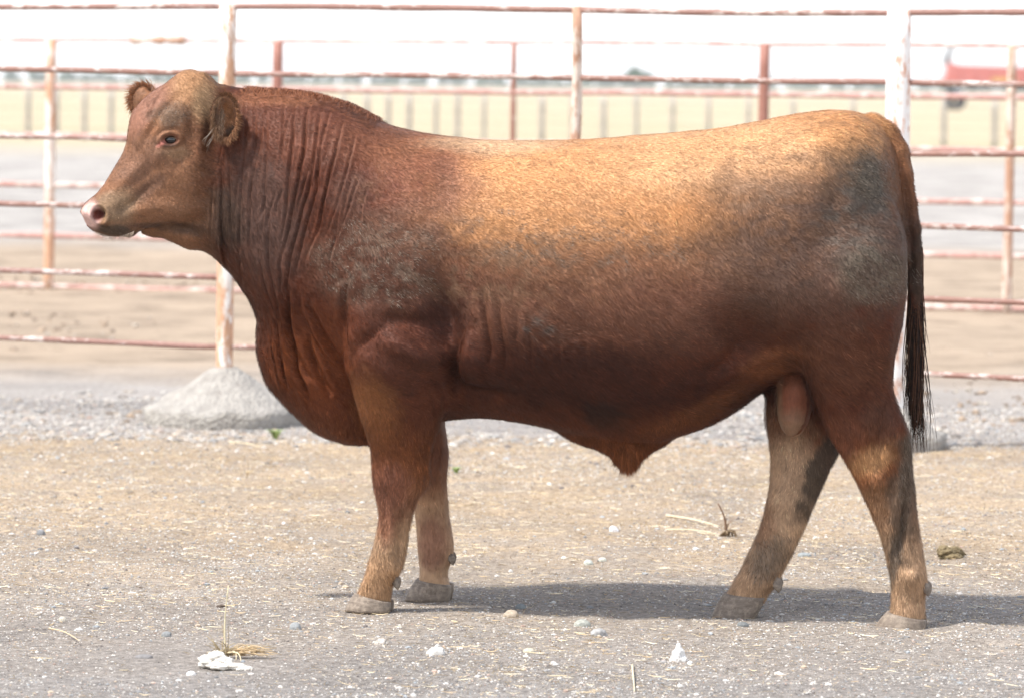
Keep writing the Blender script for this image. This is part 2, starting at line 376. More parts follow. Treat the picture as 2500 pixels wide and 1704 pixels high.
def build_fence_second():
    YL, YR = 19.6, 17.2; rp = np.array([0, 18.5, 0]); root = empty('corral_fence', tuple(rp))
    tag(root, 'second rusty pipe fence with thinner rails standing farther back across the lane', 'fence')
    rails = [(90, 104), (197, 222), (306, 342), (417, 463), (533, 582), (648, 703)]
    posts = [(-420, .036, M_postr), (117, .037, M_postw), (631, .034, M_postr2), (1167, .017, M_postr2), (1736, .035, M_postr2), (2298, .030, M_postr), (2830, .035, M_postr)]
    for k, (yl, yr) in enumerate(rails):
        A = W(0, yl, YL); B = W(2324, yr, YR); t0, t1 = -.2, 1.22
        t = np.linspace(t0, t1, 90); P = A+(B-A)*t[:, None]; P[:, 2] += .006*fbm(P[:, 0]*1.2+k*5, P[:, 0]*0, s=k+40, o=2)
        tube_obj('rail', P-rp, .013 if k == 0 else .019, M_far, root, 8, wob=.15, seed=k+60)
        if k == 0: A0, B0 = A, B
    for px, r, mt in posts:
        t = px/2324; t = t*(YL+13)/((YL+13)*t+(YR+13)*(1-t)) if 0 < t < 1 else t
        P = A0+(B0-A0)*t; n = 12; zz = np.linspace(-.05, P[2], n); C = np.stack([np.full(n, P[0]), np.full(n, P[1]), zz], -1)
        C[:, 0] += (zz-P[2])*.006
        tube_obj('post', C-rp, r, mt, root, 14, wob=.04, seed=int(abs(px)))
    # tied rag / wire wrap on the top rail
    t = .165; Q = A0+(B0-A0)*np.linspace(t-.028, t+.028, 12)[:, None]
    tube_obj('wrap', Q-rp, .02+.008*rng.random(12), M_postr, root, 8, wob=.5, seed=5)
build_fence_second()
def mat_simple(name, col, rough=.8, var=.25, scale=8, spec=.3):
    m = NT(name); n = m.noise(m.coord(), scale, 5, .6)
    return m.done(m.mix(m.ramp(n, [(.3, 0.0), (.7, 1.0)]), tuple(v*(1-var) for v in col), tuple(min(1, v*(1+var)) for v in col)), rough, spec)
M_dkpost = mat_simple('old_wood', (.37, .34, .30)); M_wire = mat_simple('wire', (.3, .28, .26), .5)
def build_fence_far():
    Y = 98.0; rp = np.array([0, Y, 0]); root = empty('stock_fence', tuple(rp))
    tag(root, 'distant wire stock fence of grey posts along the edge of the straw field', 'fence')
    pxs = [-60, 64, 128, 192, 253, 400, 560, 650, 720, 780, 833, 881, 929, 990, 1039, 1099, 1165, 1230, 1300, 1370, 1444, 1527, 1608, 1699, 1800, 1936, 2143, 2258, 2380]
    for i, px in enumerate(pxs):
        b = W(px, 250, Y); h = 1.12+.1*rng.random(); n = 5
        zz = np.linspace(-.05, h, n); C = np.stack([b[0]+(zz-h)*.02*(rng.random()-.5), np.full(n, Y), zz], -1)
        tube_obj('post', C-rp, .055+.02*rng.random(), M_dkpost, root, 7, wob=.1, seed=i)
    for z in (.25, .5, .75, 1.0):
        x = np.linspace(W(-60, 250, Y)[0], W(2380, 250, Y)[0], 60); P = np.stack([x, x*0+Y-.07, z+.01*np.sin(x*2.2)], -1)
        tube_obj('wire', P-rp, .006, M_wire, root, 5)
build_fence_far()

# ------------------------------------------------------------------ far things
def leaf_cloud(N, cx, cy, cz, rx, ry, rz, size, lobes=7, seed=0):
    r = np.random.default_rng(seed); V = []
    L = r.normal(size=(lobes, 3)); L /= np.linalg.norm(L, axis=1)[:, None]; L *= r.random((lobes, 1))**.5*.62
    k = r.integers(0, lobes, N); d = r.normal(size=(N, 3)); d /= np.linalg.norm(d, axis=1)[:, None]
    P = (L[k]+d*(.42*r.random((N, 1))**.4))*np.array([rx, ry, rz])+np.array([cx, cy, cz])
    a = r.normal(size=(N, 3)); a /= np.linalg.norm(a, axis=1)[:, None]; b = np.cross(a, r.normal(size=(N, 3))); b /= np.linalg.norm(b, axis=1)[:, None]
    s = size*(.6+.8*r.random((N, 1)))
    V = np.stack([P-a*s, P+b*s*.6, P+a*s, P-b*s*.6], 1).reshape(-1, 3)
    return V, np.arange(N*4).reshape(N, 4), np.repeat(r.random((N, 1)), 4, 0)
def mat_leaf(name, c1, c2):
    m = NT(name); return m.done(m.mix(m.attr(out='Fac'), c1, c2), .7, .25)
M_leaf = mat_leaf('far_foliage', (.04, .085, .03), (.10, .17, .07)); M_bark = mat_simple('bark', (.12, .09, .07))
def far_tree(px, py_top, wpx, Y, label, seed):
    b = W(px, py_top, Y); s = (Y+13)/F_PX*K; H = b[2]; w = wpx*s/2
    root = empty('distant_tree', (b[0], Y, 0)); tag(root, label, 'tree')
    tube_obj('trunk', [(0, 0, -.1), (.05, 0, H*.25), (.1, 0, H*.5), (0, .1, H*.75)], [.25, .2, .14, .05], M_bark, root, 8)
    V, q, c = leaf_cloud(5000, 0, 0, H*.60, w*1.05, w, H*.42, .28, 9, seed); mesh_obj('crown', V, quads=q, mat=M_leaf, parent=root, smooth=False, cols=np.repeat(c, 3, 1))
far_tree(1442, 152, 74, 900, 'lone blue green tree on the horizon above the bull\'s back', 3)
far_tree(1642, 181, 26, 1150, 'tiny dark tree on the horizon right of the lone tree', 4)
far_tree(1965, 178, 22, 1300, 'tiny faint tree on the horizon just left of the thick white post', 5)
def build_hedge():
    Vs, qs, cs = [], [], []; off = 0
    for i in range(150):
        x = -330+i*4.4+rng.random()*3; y = 1500+rng.random()*30; h = 3.2+.9*rng.random()
        V, q, c = leaf_cloud(420, x, y, h*.45, 3.6, 3, h*.85, .6, 5, 100+i); Vs.append(V); qs.append(q+off); cs.append(c); off += len(V)
    o = mesh_obj('hedgerow', np.concatenate(Vs), quads=np.concatenate(qs), mat=M_leaf, smooth=False, cols=np.repeat(np.concatenate(cs), 3, 1))
    tag(o, 'low green belt of far off bushes along the horizon', 'bushes', kind='stuff')
build_hedge()
def box_poly(c, s):
    c = np.array(c); s = np.array(s)/2
    V = np.array([(x, y, z) for x in (-1, 1) for y in (-1, 1) for z in (-1, 1)])*s+c
    return V, [(0, 1, 3, 2), (4, 6, 7, 5), (0, 4, 5, 1), (2, 3, 7, 6), (0, 2, 6, 4), (1, 5, 7, 3)]
def box_obj(name, c, s, mat, parent, bev=.02):
    V, p = box_poly(c, s); o = mesh_obj(name, V, polys=p, mat=mat, parent=parent, smooth=False)
    b = o.modifiers.new('bevel', 'BEVEL'); b.width = bev; b.segments = 2; return o
M_red = mat_simple('faded_red', (.52, .17, .15), .5); M_dark = mat_simple('dark_iron', (.06, .06, .065), .6); M_yel = mat_simple('faded_yellow', (.60, .38, .10), .6)
M_tyre = mat_simple('tyre_rubber', (.035, .035, .037), .8)
def build_wagon():
    Y = 285.0; s = (Y+13)/F_PX*K; b = W(2238, 250, Y); root = empty('grain_wagon', (b[0], Y, 0))
    tag(root, 'faded red farm wagon with dark chute parked in the field at far right', 'wagon')
    V = []; L0, L1 = -2.75, 4.6
    prof = [(L0, 1.75), (L0+.3, 3.05), (-1.9, 2.85), (L1, 2.7), (L1, 1.75)]
    for y in (-1.1, 1.1):
        for x, z in prof: V.append((x, y, z))
    n = len(prof); polys = [tuple(range(n)), tuple(range(2*n-1, n-1, -1))]+[(i, i+n, (i+1) % n+n, (i+1) % n) for i in range(n)]
    mesh_obj('hopper', np.array(V), polys=polys, mat=M_red, parent=root, smooth=False)
    for x in np.linspace(-1.8, 4.2, 7): box_obj('rib', (x, -1.13, 2.25), (.08, .07, .9), M_red, root)
    box_obj('frame', (.9, 0, 1.5), (7.2, 1.6, .3), M_dark, root); box_obj('panel', (1.0, -1.15, 1.92), (1.6, .06, .26), M_yel, root)
    tube_obj('chute', [(-2.6, 0, 2.9), (-2.45, 0, 3.5), (-2.2, 0, 4.05)], [.2, .17, .12], M_dark, root, 10)
    for x in (-2.0, 3.4):
        for y in (-1.2, 1.2):
            w = mesh_obj('wheel', *wheel_mesh(x, y, .62, .62, .3), mat=M_tyre, parent=root)
    return root
def wheel_mesh(x, y, z, r, w):
    V = []; n = 24; prof = [(r*.35, -w*.35), (r*.8, -w*.5), (r*.97, -w*.42), (r, -w*.2), (r, w*.2), (r*.97, w*.42), (r*.8, w*.5), (r*.35, w*.35)]
    for i in range(n):
        a = i/n*2*PI
        for rr, yy in prof: V.append((x+math.cos(a)*rr, y+yy, z+math.sin(a)*rr))
    m = len(prof); q = [(i*m+j, ((i+1) % n)*m+j, ((i+1) % n)*m+(j+1) % m, i*m+(j+1) % m) for i in range(n) for j in range(m)]
    return np.array(V), None, np.array(q)
build_wagon()
#BULLBEGIN
# ------------------------------------------------------------------ the bull
def build_bull():
    t0 = time.time()
    # ---- sampling grid: finer at the head and neck
    def fine_axis(segs):
        a = [segs[0][0]]
        for lo, hi, st in segs:
            n = max(1, int(round((hi-lo)/st))); a += list(lo+(hi-lo)*(np.arange(n)+1)/n)
        return np.array(a)
    gx = fine_axis([(-1.24, -.78, .0040), (-.78, -.24, .0040), (-.24, 1.22, .0068)])
    gy = fine_axis([(-.50, -.28, .007), (-.28, .10, .0052), (.10, .50, .0085)])
    gz = fine_axis([(-.01, .60, .0070), (.60, .90, .0055), (.90, 1.52, .0042)])
    Fd = np.full((len(gx), len(gy), len(gz)), 1.0, np.float32)
    X3 = gx.astype(np.float32)[:, None, None]; Y3 = gy.astype(np.float32)[None, :, None]; Z3 = gz.astype(np.float32)[None, None, :]
    def win(x0, x1, y0, y1, z0, z1):
        a = [np.searchsorted(g, v) for g, v in ((gx, x0), (gx, x1), (gy, y0), (gy, y1), (gz, z0), (gz, z1))]
        return (slice(max(a[0]-1, 0), a[1]+1), slice(max(a[2]-1, 0), a[3]+1), slice(max(a[4]-1, 0), a[5]+1))
    def smin(a, b, k):
        h = np.maximum(k-np.abs(a-b), 0)/k; return np.minimum(a, b)-h*h*k*.25
    def add(w, f, k):
        Fd[w] = smin(Fd[w], f.astype(np.float32), k)
    def sub(w, f, k):
        Fd[w] = -smin(-Fd[w], f.astype(np.float32), k)
    def smooth1(g, v, s):                     # gaussian smoothing of a profile sampled on a uniform fine axis
        if s <= 0: return v
        st = .002; n = int(3*s/st); kx = np.arange(-n, n+1)*st; kk = np.exp(-kx**2/(2*s*s)); kk /= kk.sum()
        # odd reflection keeps the ends in place
        p = np.concatenate([2*v[0]-v[n:0:-1], v, 2*v[-1]-v[-2:-n-2:-1]])
        return np.convolve(p, kk, 'valid')
    def profile(xs, vals, grid, s):
        o = np.argsort(xs); xs = np.asarray(xs)[o]; vals = np.asarray(vals)[o]
        fx = np.arange(xs[0]-.0, xs[-1]+.002, .002); v = np.interp(fx, xs, vals)
        if len(fx) > 6*s/.002+4: v = smooth1(fx, v, s)
        return np.interp(grid, fx, v)
    def xloft(px, top, bot, w, zf, yc=0.0, s=.018, k=.04, p=2.3, q=2.3):
        px = np.array(px, float); yc = np.broadcast_to(np.array(yc, float), px.shape)
        xt, zt = T(px, np.array(top, float), yc); xb, zb = T(px, np.array(bot, float), yc)
        x0, x1 = xt.min(), xt.max(); i0, i1 = np.searchsorted(gx, x0), np.searchsorted(gx, x1)
        g = gx[i0:i1]
        Zt, Zb = profile(xt, zt, g, s), profile(xb, zb, g, s); Wd = np.maximum(profile(xt, w, g, s), .004); Y0 = profile(xt, yc, g, s); ZF = profile(xt, zf, g, s)
        Zc = Zb+(Zt-Zb)*ZF; hu = np.maximum(Zt-Zc, .004); hd = np.maximum(Zc-Zb, .004)
        m = .08; j = (np.searchsorted(gy, (Y0-Wd).min()-m), np.searchsorted(gy, (Y0+Wd).max()+m)); l = (np.searchsorted(gz, Zb.min()-m), np.searchsorted(gz, Zt.max()+m))
        w_ = (slice(i0, i1), slice(max(j[0]-1, 0), j[1]+1), slice(max(l[0]-1, 0), l[1]+1))
        Yg = Y3[:, w_[1]]-Y0[:, None, None].astype(np.float32); Zg = Z3[:, :, w_[2]]-Zc[:, None, None].astype(np.float32)
        h = np.where(Zg > 0, hu[:, None, None], hd[:, None, None]).astype(np.float32)
        u = np.abs(Yg)/Wd[:, None, None].astype(np.float32); v = np.abs(Zg)/h
        gq = (u**p+v**q)**(1/((p+q)/2)); r = np.sqrt(Yg*Yg+Zg*Zg)
        gq = np.maximum(gq, 1e-3)
        f = np.where(gq > .02, r-r/gq, -np.minimum(Wd[:, None, None], h)).astype(np.float32)
        add(w_, f, k)
    def zloft(py, xf, xb, w, yc, s=.012, k=.03, p=2.2, cut=None):
        py = np.array(py, float); yc = np.array(yc, float)
        Xf, Zf = T(np.array(xf, float), py, yc); Xb, Zb = T(np.array(xb, float), py, yc)
        Zm = Zf; z0, z1 = Zm.min(), Zm.max(); l0, l1 = np.searchsorted(gz, z0), np.searchsorted(gz, z1); g = gz[l0:l1]
        A = profile(Zm, Xf, g, s); B = profile(Zm, Xb, g, s); Wd = np.maximum(profile(Zm, w, g, s), .004); Y0 = profile(Zm, yc, g, s)
        Xc = (A+B)/2; hx = np.maximum((B-A)/2, .004); m = .07
        i = (np.searchsorted(gx, (Xc-hx).min()-m), np.searchsorted(gx, (Xc+hx).max()+m)); j = (np.searchsorted(gy, (Y0-Wd).min()-m), np.searchsorted(gy, (Y0+Wd).max()+m))
        w_ = (slice(max(i[0]-1, 0), i[1]+1), slice(max(j[0]-1, 0), j[1]+1), slice(l0, l1))
        Xg = X3[w_[0]]-Xc[None, None].astype(np.float32); Yg = Y3[:, w_[1]]-Y0[None, None].astype(np.float32)
        gq = ((np.abs(Xg)/hx[None, None])**p+(np.abs(Yg)/Wd[None, None])**p)**(1/p); gq = np.maximum(gq, 1e-3)
        r = np.sqrt(Xg*Xg+Yg*Yg)
        f = np.where(gq > .02, r-r/gq, -np.minimum(hx, Wd)[None, None]).astype(np.float32)
        add(w_, f, k)
    def ell(c, rad, k=.04, ax=None, mode='add'):
        c = np.array(c, float); rad = np.array(rad, float); m = rad.max()+.06
        w_ = win(c[0]-m, c[0]+m, c[1]-m, c[1]+m, c[2]-m, c[2]+m)
        D = [X3[w_[0]]-c[0], Y3[:, w_[1]]-c[1], Z3[:, :, w_[2]]-c[2]]
        if ax is None: ax = np.eye(3)
        else:
            a = np.array(ax[0], float); a /= np.linalg.norm(a); b = np.array(ax[1], float); b -= a*(a@b); b /= np.linalg.norm(b); ax = np.array([a, b, np.cross(a, b)])
        L = [ax[i, 0]*D[0]+ax[i, 1]*D[1]+ax[i, 2]*D[2] for i in range(3)]
        g = np.sqrt(sum((L[i]/rad[i])**2 for i in range(3))); g = np.maximum(g, 1e-3); r = np.sqrt(sum(x*x for x in L))
        f = np.where(g > .02, r-r/g, -rad.min())
        if mode == 'add': add(w_, f, k)
        else: sub(w_, f, k)
    def cap(a, b, ra, rb, k=.03, mode='add'):
        a = np.array(a, float); b = np.array(b, float); m = max(ra, rb)+.06; lo = np.minimum(a, b)-m; hi = np.maximum(a, b)+m
        w_ = win(lo[0], hi[0], lo[1], hi[1], lo[2], hi[2]); d = b-a; L = d@d
        D = [X3[w_[0]]-a[0], Y3[:, w_[1]]-a[1], Z3[:, :, w_[2]]-a[2]]
        t = np.clip((D[0]*d[0]+D[1]*d[1]+D[2]*d[2])/L, 0, 1)
        f = np.sqrt((D[0]-d[0]*t)**2+(D[1]-d[1]*t)**2+(D[2]-d[2]*t)**2)-(ra+(rb-ra)*t)
        if mode == 'add': add(w_, f, k)
        else: sub(w_, f, k)
    def P3(px, py, y):
        x, z = T(px, py, y); return np.array([float(x), y, float(z)])

    # ---- trunk
    tr = np.array([
     (452,225,545,.06,.50),(480,186,568,.115,.50),(520,199,600,.145,.50),(560,203,655,.17,.50),(600,206,715,.195,.50),(650,209,765,.225,.50),
     (700,215,800,.25,.5),(760,230,830,.275,.5),(800,243,850,.29,.5),(840,268,878,.305,.49),(880,287,905,.32,.48),(950,303,935,.335,.47),
     (1000,310,953,.345,.47),(1060,317,945,.355,.46),(1120,320,946,.365,.45),(1180,321,955,.375,.45),(1250,320,967,.385,.44),(1330,317,983,.39,.44),
     (1400,312,995,.392,.44),(1470,306,1000,.39,.44),(1530,302,992,.385,.45),(1600,296,965,.375,.46),(1650,290,936,.365,.47),(1700,283,902,.355,.48),
     (1750,273,872,.345,.5),(1800,262,850,.335,.5),(1850,255,840,.325,.52),(1900,252,820,.305,.55),(1950,257,780,.275,.58),(1995,281,720,.23,.6),
     (2030,325,640,.17,.6),(2050,385,560,.10,.55),(2058,450,500,.03,.5)])
    xloft(tr[:, 0], tr[:, 1], tr[:, 2], tr[:, 3], tr[:, 4], s=.020, k=.02, p=2.35, q=2.25)
    # brisket and dewlap, one slice per height
    br = np.array([(560,470,760,.10),(600,515,780,.12),(640,556,800,.14),(680,580,830,.16),(720,587,860,.17),(760,584,890,.175),(800,584,905,.175),(830,591,910,.17),(860,599,910,.165),
     (880,611,905,.16),(905,633,900,.15),(930,655,895,.14),(955,684,885,.125),(975,706,875,.11),(990,735,865,.09),(1003,768,850,.06),(1010,795,835,.02)])
    zloft(br[:, 0], br[:, 1], br[:, 2], br[:, 3], br[:, 0]*0, s=.008, k=.05, p=1.8)
    # throat
    th = np.array([(322,512,533,.02,.5),(345,490,541,.035,.5),(370,480,542,.05,.5),(400,460,556,.062,.5),(431,440,570,.075,.5),(464,430,567,.09,.5),(492,430,571,.11,.5),(520,420,602,.13,.5)])
    xloft(th[:, 0], th[:, 1], th[:, 2], th[:, 3], th[:, 4], yc=[-.05,-.045,-.04,-.035,-.03,-.025,-.02,-.01], s=.006, k=.03)
    # ---- head: slices perpendicular to the poll-muzzle axis
    A0 = np.array([455., 230.]); u = np.array([-.6648, .7470]); v = np.array([-.7470, -.6648])
    s_m = 1/(F_PX/K/13.0)
    topc = [(189,470),(192,462),(210,447),(235,418),(255,380),(276,347),(285,321),(289,286),(293,265),(302,247),(320,227),(346,205),(373,189),(396,171),(411,159),(431,156),(455,161),(466,172)]
    botc = [(190,478),(192,494),(202,511),(211,523),(226,531),(255,538),(285,545),(299,541),(312,530),(330,522),(360,515),(395,515),(430,505),(470,470),(500,400),(515,320),(510,240),(490,200),(472,180)]
    def ab(pts):
        P = np.array(pts, float)-A0; return P@u, P@v
    at_, bt_ = ab(topc); ab_, bb_ = ab(botc)
    o = np.argsort(at_); at_, bt_ = at_[o], bt_[o]; o = np.argsort(ab_); ab_, bb_ = ab_[o], bb_[o]
    aa = np.arange(-52, 378, 1.0)
    def gs(vv, s):
        n = int(3*s); kx = np.arange(-n, n+1); kk = np.exp(-kx**2/(2*s*s)); kk /= kk.sum()
        return np.convolve(np.concatenate([2*vv[0]-vv[n:0:-1], vv, 2*vv[-1]-vv[-2:-n-2:-1]]), kk, 'valid')
    BT = gs(np.interp(aa, at_, bt_), 3); BB = gs(np.interp(aa, ab_, bb_), 3)
    wk = np.array([(-52,.02),(-40,.045),(-20,.072),(0,.088),(40,.108),(80,.118),(110,.118),(150,.108),(190,.092),(230,.078),(270,.070),(305,.069),(335,.070),(355,.064),(368,.05),(377,.02)])
    WD = gs(np.interp(aa, wk[:, 0], wk[:, 1]), 5)
    pxx, pyy = (A0[None]+u[None]*aa[:, None]).T
    HC = -.035-.10*(aa+50)/430                          # the head is turned a little towards the camera
    cx, cz = T(A0[0]+u[0]*aa, A0[1]+u[1]*aa, HC-.02)
    c0 = np.array([cx[0], cz[0]]); dA = np.array([cx[-1]-cx[0], cz[-1]-cz[0]]); LA = np.linalg.norm(dA); dA /= LA; dB = np.array([dA[1], -dA[0]])
    if dB[1] < 0: dB = -dB
    mpp = LA/(aa[-1]-aa[0])
    w_ = win(-1.24, -.60, -.34, .22, .95, 1.52)
    XX = X3[w_[0]]-c0[0]; ZZ = Z3[:, :, w_[2]]-c0[1]
    Am = (XX*dA[0]+ZZ*dA[1]); Bm = (XX*dB[0]+ZZ*dB[1]); apx = aa[0]+Am/mpp
    bt = np.interp(apx, aa, BT)*mpp; bb = np.interp(apx, aa, BB)*mpp; wd = np.interp(apx, aa, WD); yc = np.interp(apx, aa, HC)
    Yg = Y3[:, w_[1]]-yc
    zc = bb+(bt-bb)*.58
    Bt = Bm-zc+.16*np.minimum(Yg+.03, .12)*0
    h = np.where(Bt > 0, bt-zc, zc-bb); h = np.maximum(h, .008)
    taper = np.where(Bt > 0, 1-.10*np.clip(Bt/h, 0, 1), 1-.30*np.clip(-Bt/h, 0, 1)**1.3)
    gq = ((np.abs(Yg)/(wd*taper))**2.5+(np.abs(Bt)/h)**2.7)**(1/2.6); r = np.sqrt(Yg**2+Bt**2)
    f = np.where(gq > .02, r-r/np.maximum(gq, 1e-3), -.02)
    f = np.maximum(f, (apx-368)*mpp); f = np.maximum(f, (-50-apx)*mpp)
    add(w_, f, .035)
    # brow ridges, cheek, masseter, lips
    ell(P3(372, 268, -.135), (.055, .022, .028), .03, ax=((-.66, 0, -.75), (0, 1, 0)))
    ell(P3(425, 405, -.125), (.075, .030, .085), .05)
    ell(P3(440, 225, -.055), (.05, .045, .05), .05)
    ell(P3(262, 525, -.12), (.045, .045, .018), .02)         # lower lip and chin
    ell(P3(240, 478, -.175), (.035, .022, .035), .03)        # nostril flare
    # far eye brow
    ell(P3(330, 285, .045), (.03, .03, .03), .03)
    # mouth line
    ell(P3(228, 492, -.125), (.047, .062, .046), .025)
    cap(P3(240, 525, -.20), P3(308, 516, -.20), .002, .003, .010, 'sub')
    # near ear: oval cup whose hollow faces the camera
    ell(P3(512, 266, -.172), (.034, .048, .062), .014, ax=((1, -.25, 0), (.25, 1, 0)))
    ell(P3(510, 266, -.220), (.024, .040, .050), .006, ax=((1, -.25, 0), (.25, 1, 0)), mode='sub')
    # far ear, its tip shows past the forehead
    cap(P3(388, 220, .07), P3(350, 226, .15), .020, .024, .02)
    ell(P3(319, 228, .20), (.048, .050, .030), .02, ax=((-.55, .8, .1), (0, .3, 1)))
    # ---- legs (front edge, back edge, half width, lateral position per height)
    nf = np.array([(590,865,905,.02,-.18),(640,810,955,.09,-.20),(700,790,1000,.115,-.215),(760,786,1016,.115,-.215),(800,782,1022,.108,-.212),(835,785,1018,.10,-.205),(879,800,1012,.09,-.198),(930,814,1006,.08,-.19),(967,824,997,.072,-.18),
      (1000,835,985,.064,-.172),(1029,842,975,.060,-.165),(1060,844,972,.058,-.16),(1095,845,968,.056,-.158),(1120,851,950,.050,-.156),(1145,857,940,.045,-.155),(1174,860,934,.040,-.155),(1209,855,928,.040,-.155),(1240,846,925,.043,-.155),(1275,836,919,.048,-.155),
      (1300,829,905,.049,-.155),(1325,820,893,.047,-.155),(1348,811,889,.050,-.155),(1366,806,887,.050,-.155)])
    nf[:, 4] += np.interp(nf[:, 0], [900, 1366], [-.012, .045])
    zloft(nf[:, 0], nf[:, 1], nf[:, 2], nf[:, 3], nf[:, 4], k=.022)
    ff = np.array([(800,800,1000,.09,.18),(900,830,1010,.08,.19),(958,860,1009,.07,.195),(1024,905,1020,.058,.2),(1095,925,1015,.054,.205),(1143,941,1018,.045,.21),(1209,945,1026,.040,.21),(1245,947,1032,.042,.21),(1275,951,1026,.046,.21),
      (1293,953,1016,.047,.21),(1310,952,1016,.047,.21),(1328,950,1024,.048,.21),(1340,948,1024,.048,.21)])
    zloft(ff[:, 0], ff[:, 1], ff[:, 2], ff[:, 3], ff[:, 4], k=.05)
    nh = np.array([(400,1930,1985,.02,-.13),(450,1880,2030,.06,-.15),(510,1810,2050,.10,-.16),(570,1765,2058,.135,-.175),(650,1752,2056,.14,-.18),(700,1765,2052,.135,-.18),(750,1785,2044,.125,-.178),(800,1806,2030,.11,-.174),(840,1828,2024,.098,-.17),
      (880,1842,2022,.085,-.165),(910,1850,2035,.077,-.16),(940,1861,2048,.070,-.156),(975,1877,2062,.064,-.152),(1010,1896,2068,.058,-.148),(1040,1916,2070,.056,-.145),(1080,1937,2074,.053,-.142),(1115,1955,2078,.048,-.14),(1150,1972,2082,.042,-.138),
      (1200,1990,2088,.038,-.136),(1250,2005,2095,.038,-.134),(1290,2016,2101,.044,-.132),(1320,2022,2106,.048,-.13),(1345,2023,2102,.046,-.13),(1370,2022,2098,.044,-.13),(1390,2018,2100,.050,-.13),(1404,2014,2101,.052,-.13)])
    zloft(nh[:, 0], nh[:, 1], nh[:, 2], nh[:, 3], nh[:, 4], k=.04)
    fh = np.array([(500,1800,2040,.11,.16),(650,1760,2030,.13,.16),(800,1745,1990,.11,.14),(870,1739,1960,.09,.12),(964,1739,1930,.07,.09),(1033,1750,1900,.06,.07),(1080,1748,1876,.056,.055),(1114,1745,1860,.052,.045),(1157,1735,1842,.046,.035),
      (1209,1719,1820,.041,.03),(1264,1693,1797,.041,.025),(1300,1675,1776,.046,.02),(1325,1661,1760,.048,.02),(1345,1650,1742,.046,.02),(1362,1642,1736,.048,.02)])
    zloft(fh[:, 0], fh[:, 1], fh[:, 2], fh[:, 3], fh[:, 4], k=.05)
    # ---- sheath, scrotum, tail
    ell(P3(1345, 985, 0), (.11, .06, .035), .06, ax=((.93, 0, -.36), (0, 1, 0)))
    cap(P3(1400, 1000, 0), P3(1425, 1040, 0), .040, .024, .035)
    cap(P3(1480, 985, 0), P3(1425, 1030, 0), .045, .022, .04)
    ell(P3(1803, 910, -.058), (.051, .050, .100), .008); cap(P3(1792, 850, -.03), P3(1800, 885, -.05), .040, .036, .02)
    tp = [(1978,285,.0,.034),(2010,306,.0,.032),(2036,345,-.01,.028),(2050,395,-.02,.024),(2060,460,-.03,.021),(2068,520,-.035,.020),(2073,580,-.035,.019),(2077,650,-.035,.017),(2080,740,-.03,.012)]
    for a, b in zip(tp[:-1], tp[1:]): cap(P3(a[0], a[1], a[2]), P3(b[0], b[1], b[2]), a[3], b[3], .012)
    # ---- large muscle masses and hollows
    def side(px, py): x, z = T(px, py, -.3); return float(x), float(z)
    print('field', time.time()-t0)
    # ---- extract the surface (surface nets)
    ins = Fd < 0
    c = np.zeros(tuple(n-1 for n in ins.shape), np.uint8)
    for a in (0, 1):
        for b in (0, 1):
            for d in (0, 1): c += ins[a:ins.shape[0]-1+a, b:ins.shape[1]-1+b, d:ins.shape[2]-1+d]
    I, J, L = np.nonzero((c > 0) & (c < 8)); del c
    N = len(I); idx = np.full(tuple(n-1 for n in ins.shape), -1, np.int32); idx[I, J, L] = np.arange(N)
    acc = np.zeros((N, 3)); cnt = np.zeros(N)
    corner = {(a, b, d): Fd[I+a, J+b, L+d] for a in (0, 1) for b in (0, 1) for d in (0, 1)}
    dx, dy, dz = gx[I+1]-gx[I], gy[J+1]-gy[J], gz[L+1]-gz[L]
    for a in corner:
        for axn in range(3):
            if a[axn]: continue
            b = list(a); b[axn] = 1; fa, fb = corner[a], corner[tuple(b)]
            m = (fa < 0) != (fb < 0); t = np.where(m, fa/(fa-fb+1e-12), 0)
            p = np.stack([np.full(N, a[0], float), np.full(N, a[1], float), np.full(N, a[2], float)], -1); p[:, axn] = t
            acc += p*m[:, None]; cnt += m
    acc /= cnt[:, None]
    V = np.stack([gx[I]+acc[:, 0]*dx, gy[J]+acc[:, 1]*dy, gz[L]+acc[:, 2]*dz], -1)
    Q = []
    m = ins[:-1, 1:-1, 1:-1] != ins[1:, 1:-1, 1:-1]; i, j, k = np.nonzero(m); j += 1; k += 1
    q = np.stack([idx[i, j-1, k-1], idx[i, j, k-1], idx[i, j, k], idx[i, j-1, k]], -1); fl = ins[i, j, k]; Q.append(np.where(fl[:, None], q, q[:, ::-1]))
    m = ins[1:-1, :-1, 1:-1] != ins[1:-1, 1:, 1:-1]; i, j, k = np.nonzero(m); i += 1; k += 1
    q = np.stack([idx[i-1, j, k-1], idx[i, j, k-1], idx[i, j, k], idx[i-1, j, k]], -1); fl = ins[i, j, k]; Q.append(np.where(fl[:, None], q[:, ::-1], q))
    m = ins[1:-1, 1:-1, :-1] != ins[1:-1, 1:-1, 1:]; i, j, k = np.nonzero(m); i += 1; j += 1
    q = np.stack([idx[i-1, j-1, k], idx[i, j-1, k], idx[i, j, k], idx[i-1, j, k]], -1); fl = ins[i, j, k]; Q.append(np.where(fl[:, None], q, q[:, ::-1]))
    Q = np.concatenate(Q); del idx, ins
    Ed = np.concatenate([Q[:, [0, 1]], Q[:, [1, 2]], Q[:, [2, 3]], Q[:, [3, 0]]]); Ed = np.concatenate([Ed, Ed[:, ::-1]])
    deg = np.bincount(Ed[:, 0], minlength=N)
    def lap(A):
        return np.stack([np.bincount(Ed[:, 0], weights=A[Ed[:, 1], c_], minlength=N)/deg for c_ in range(A.shape[1])], -1)
    for it in range(3):
        V = V+.55*(lap(V)-V); V = V-.57*(lap(V)-V)
    for it in range(2): V = V+.5*(lap(V)-V)
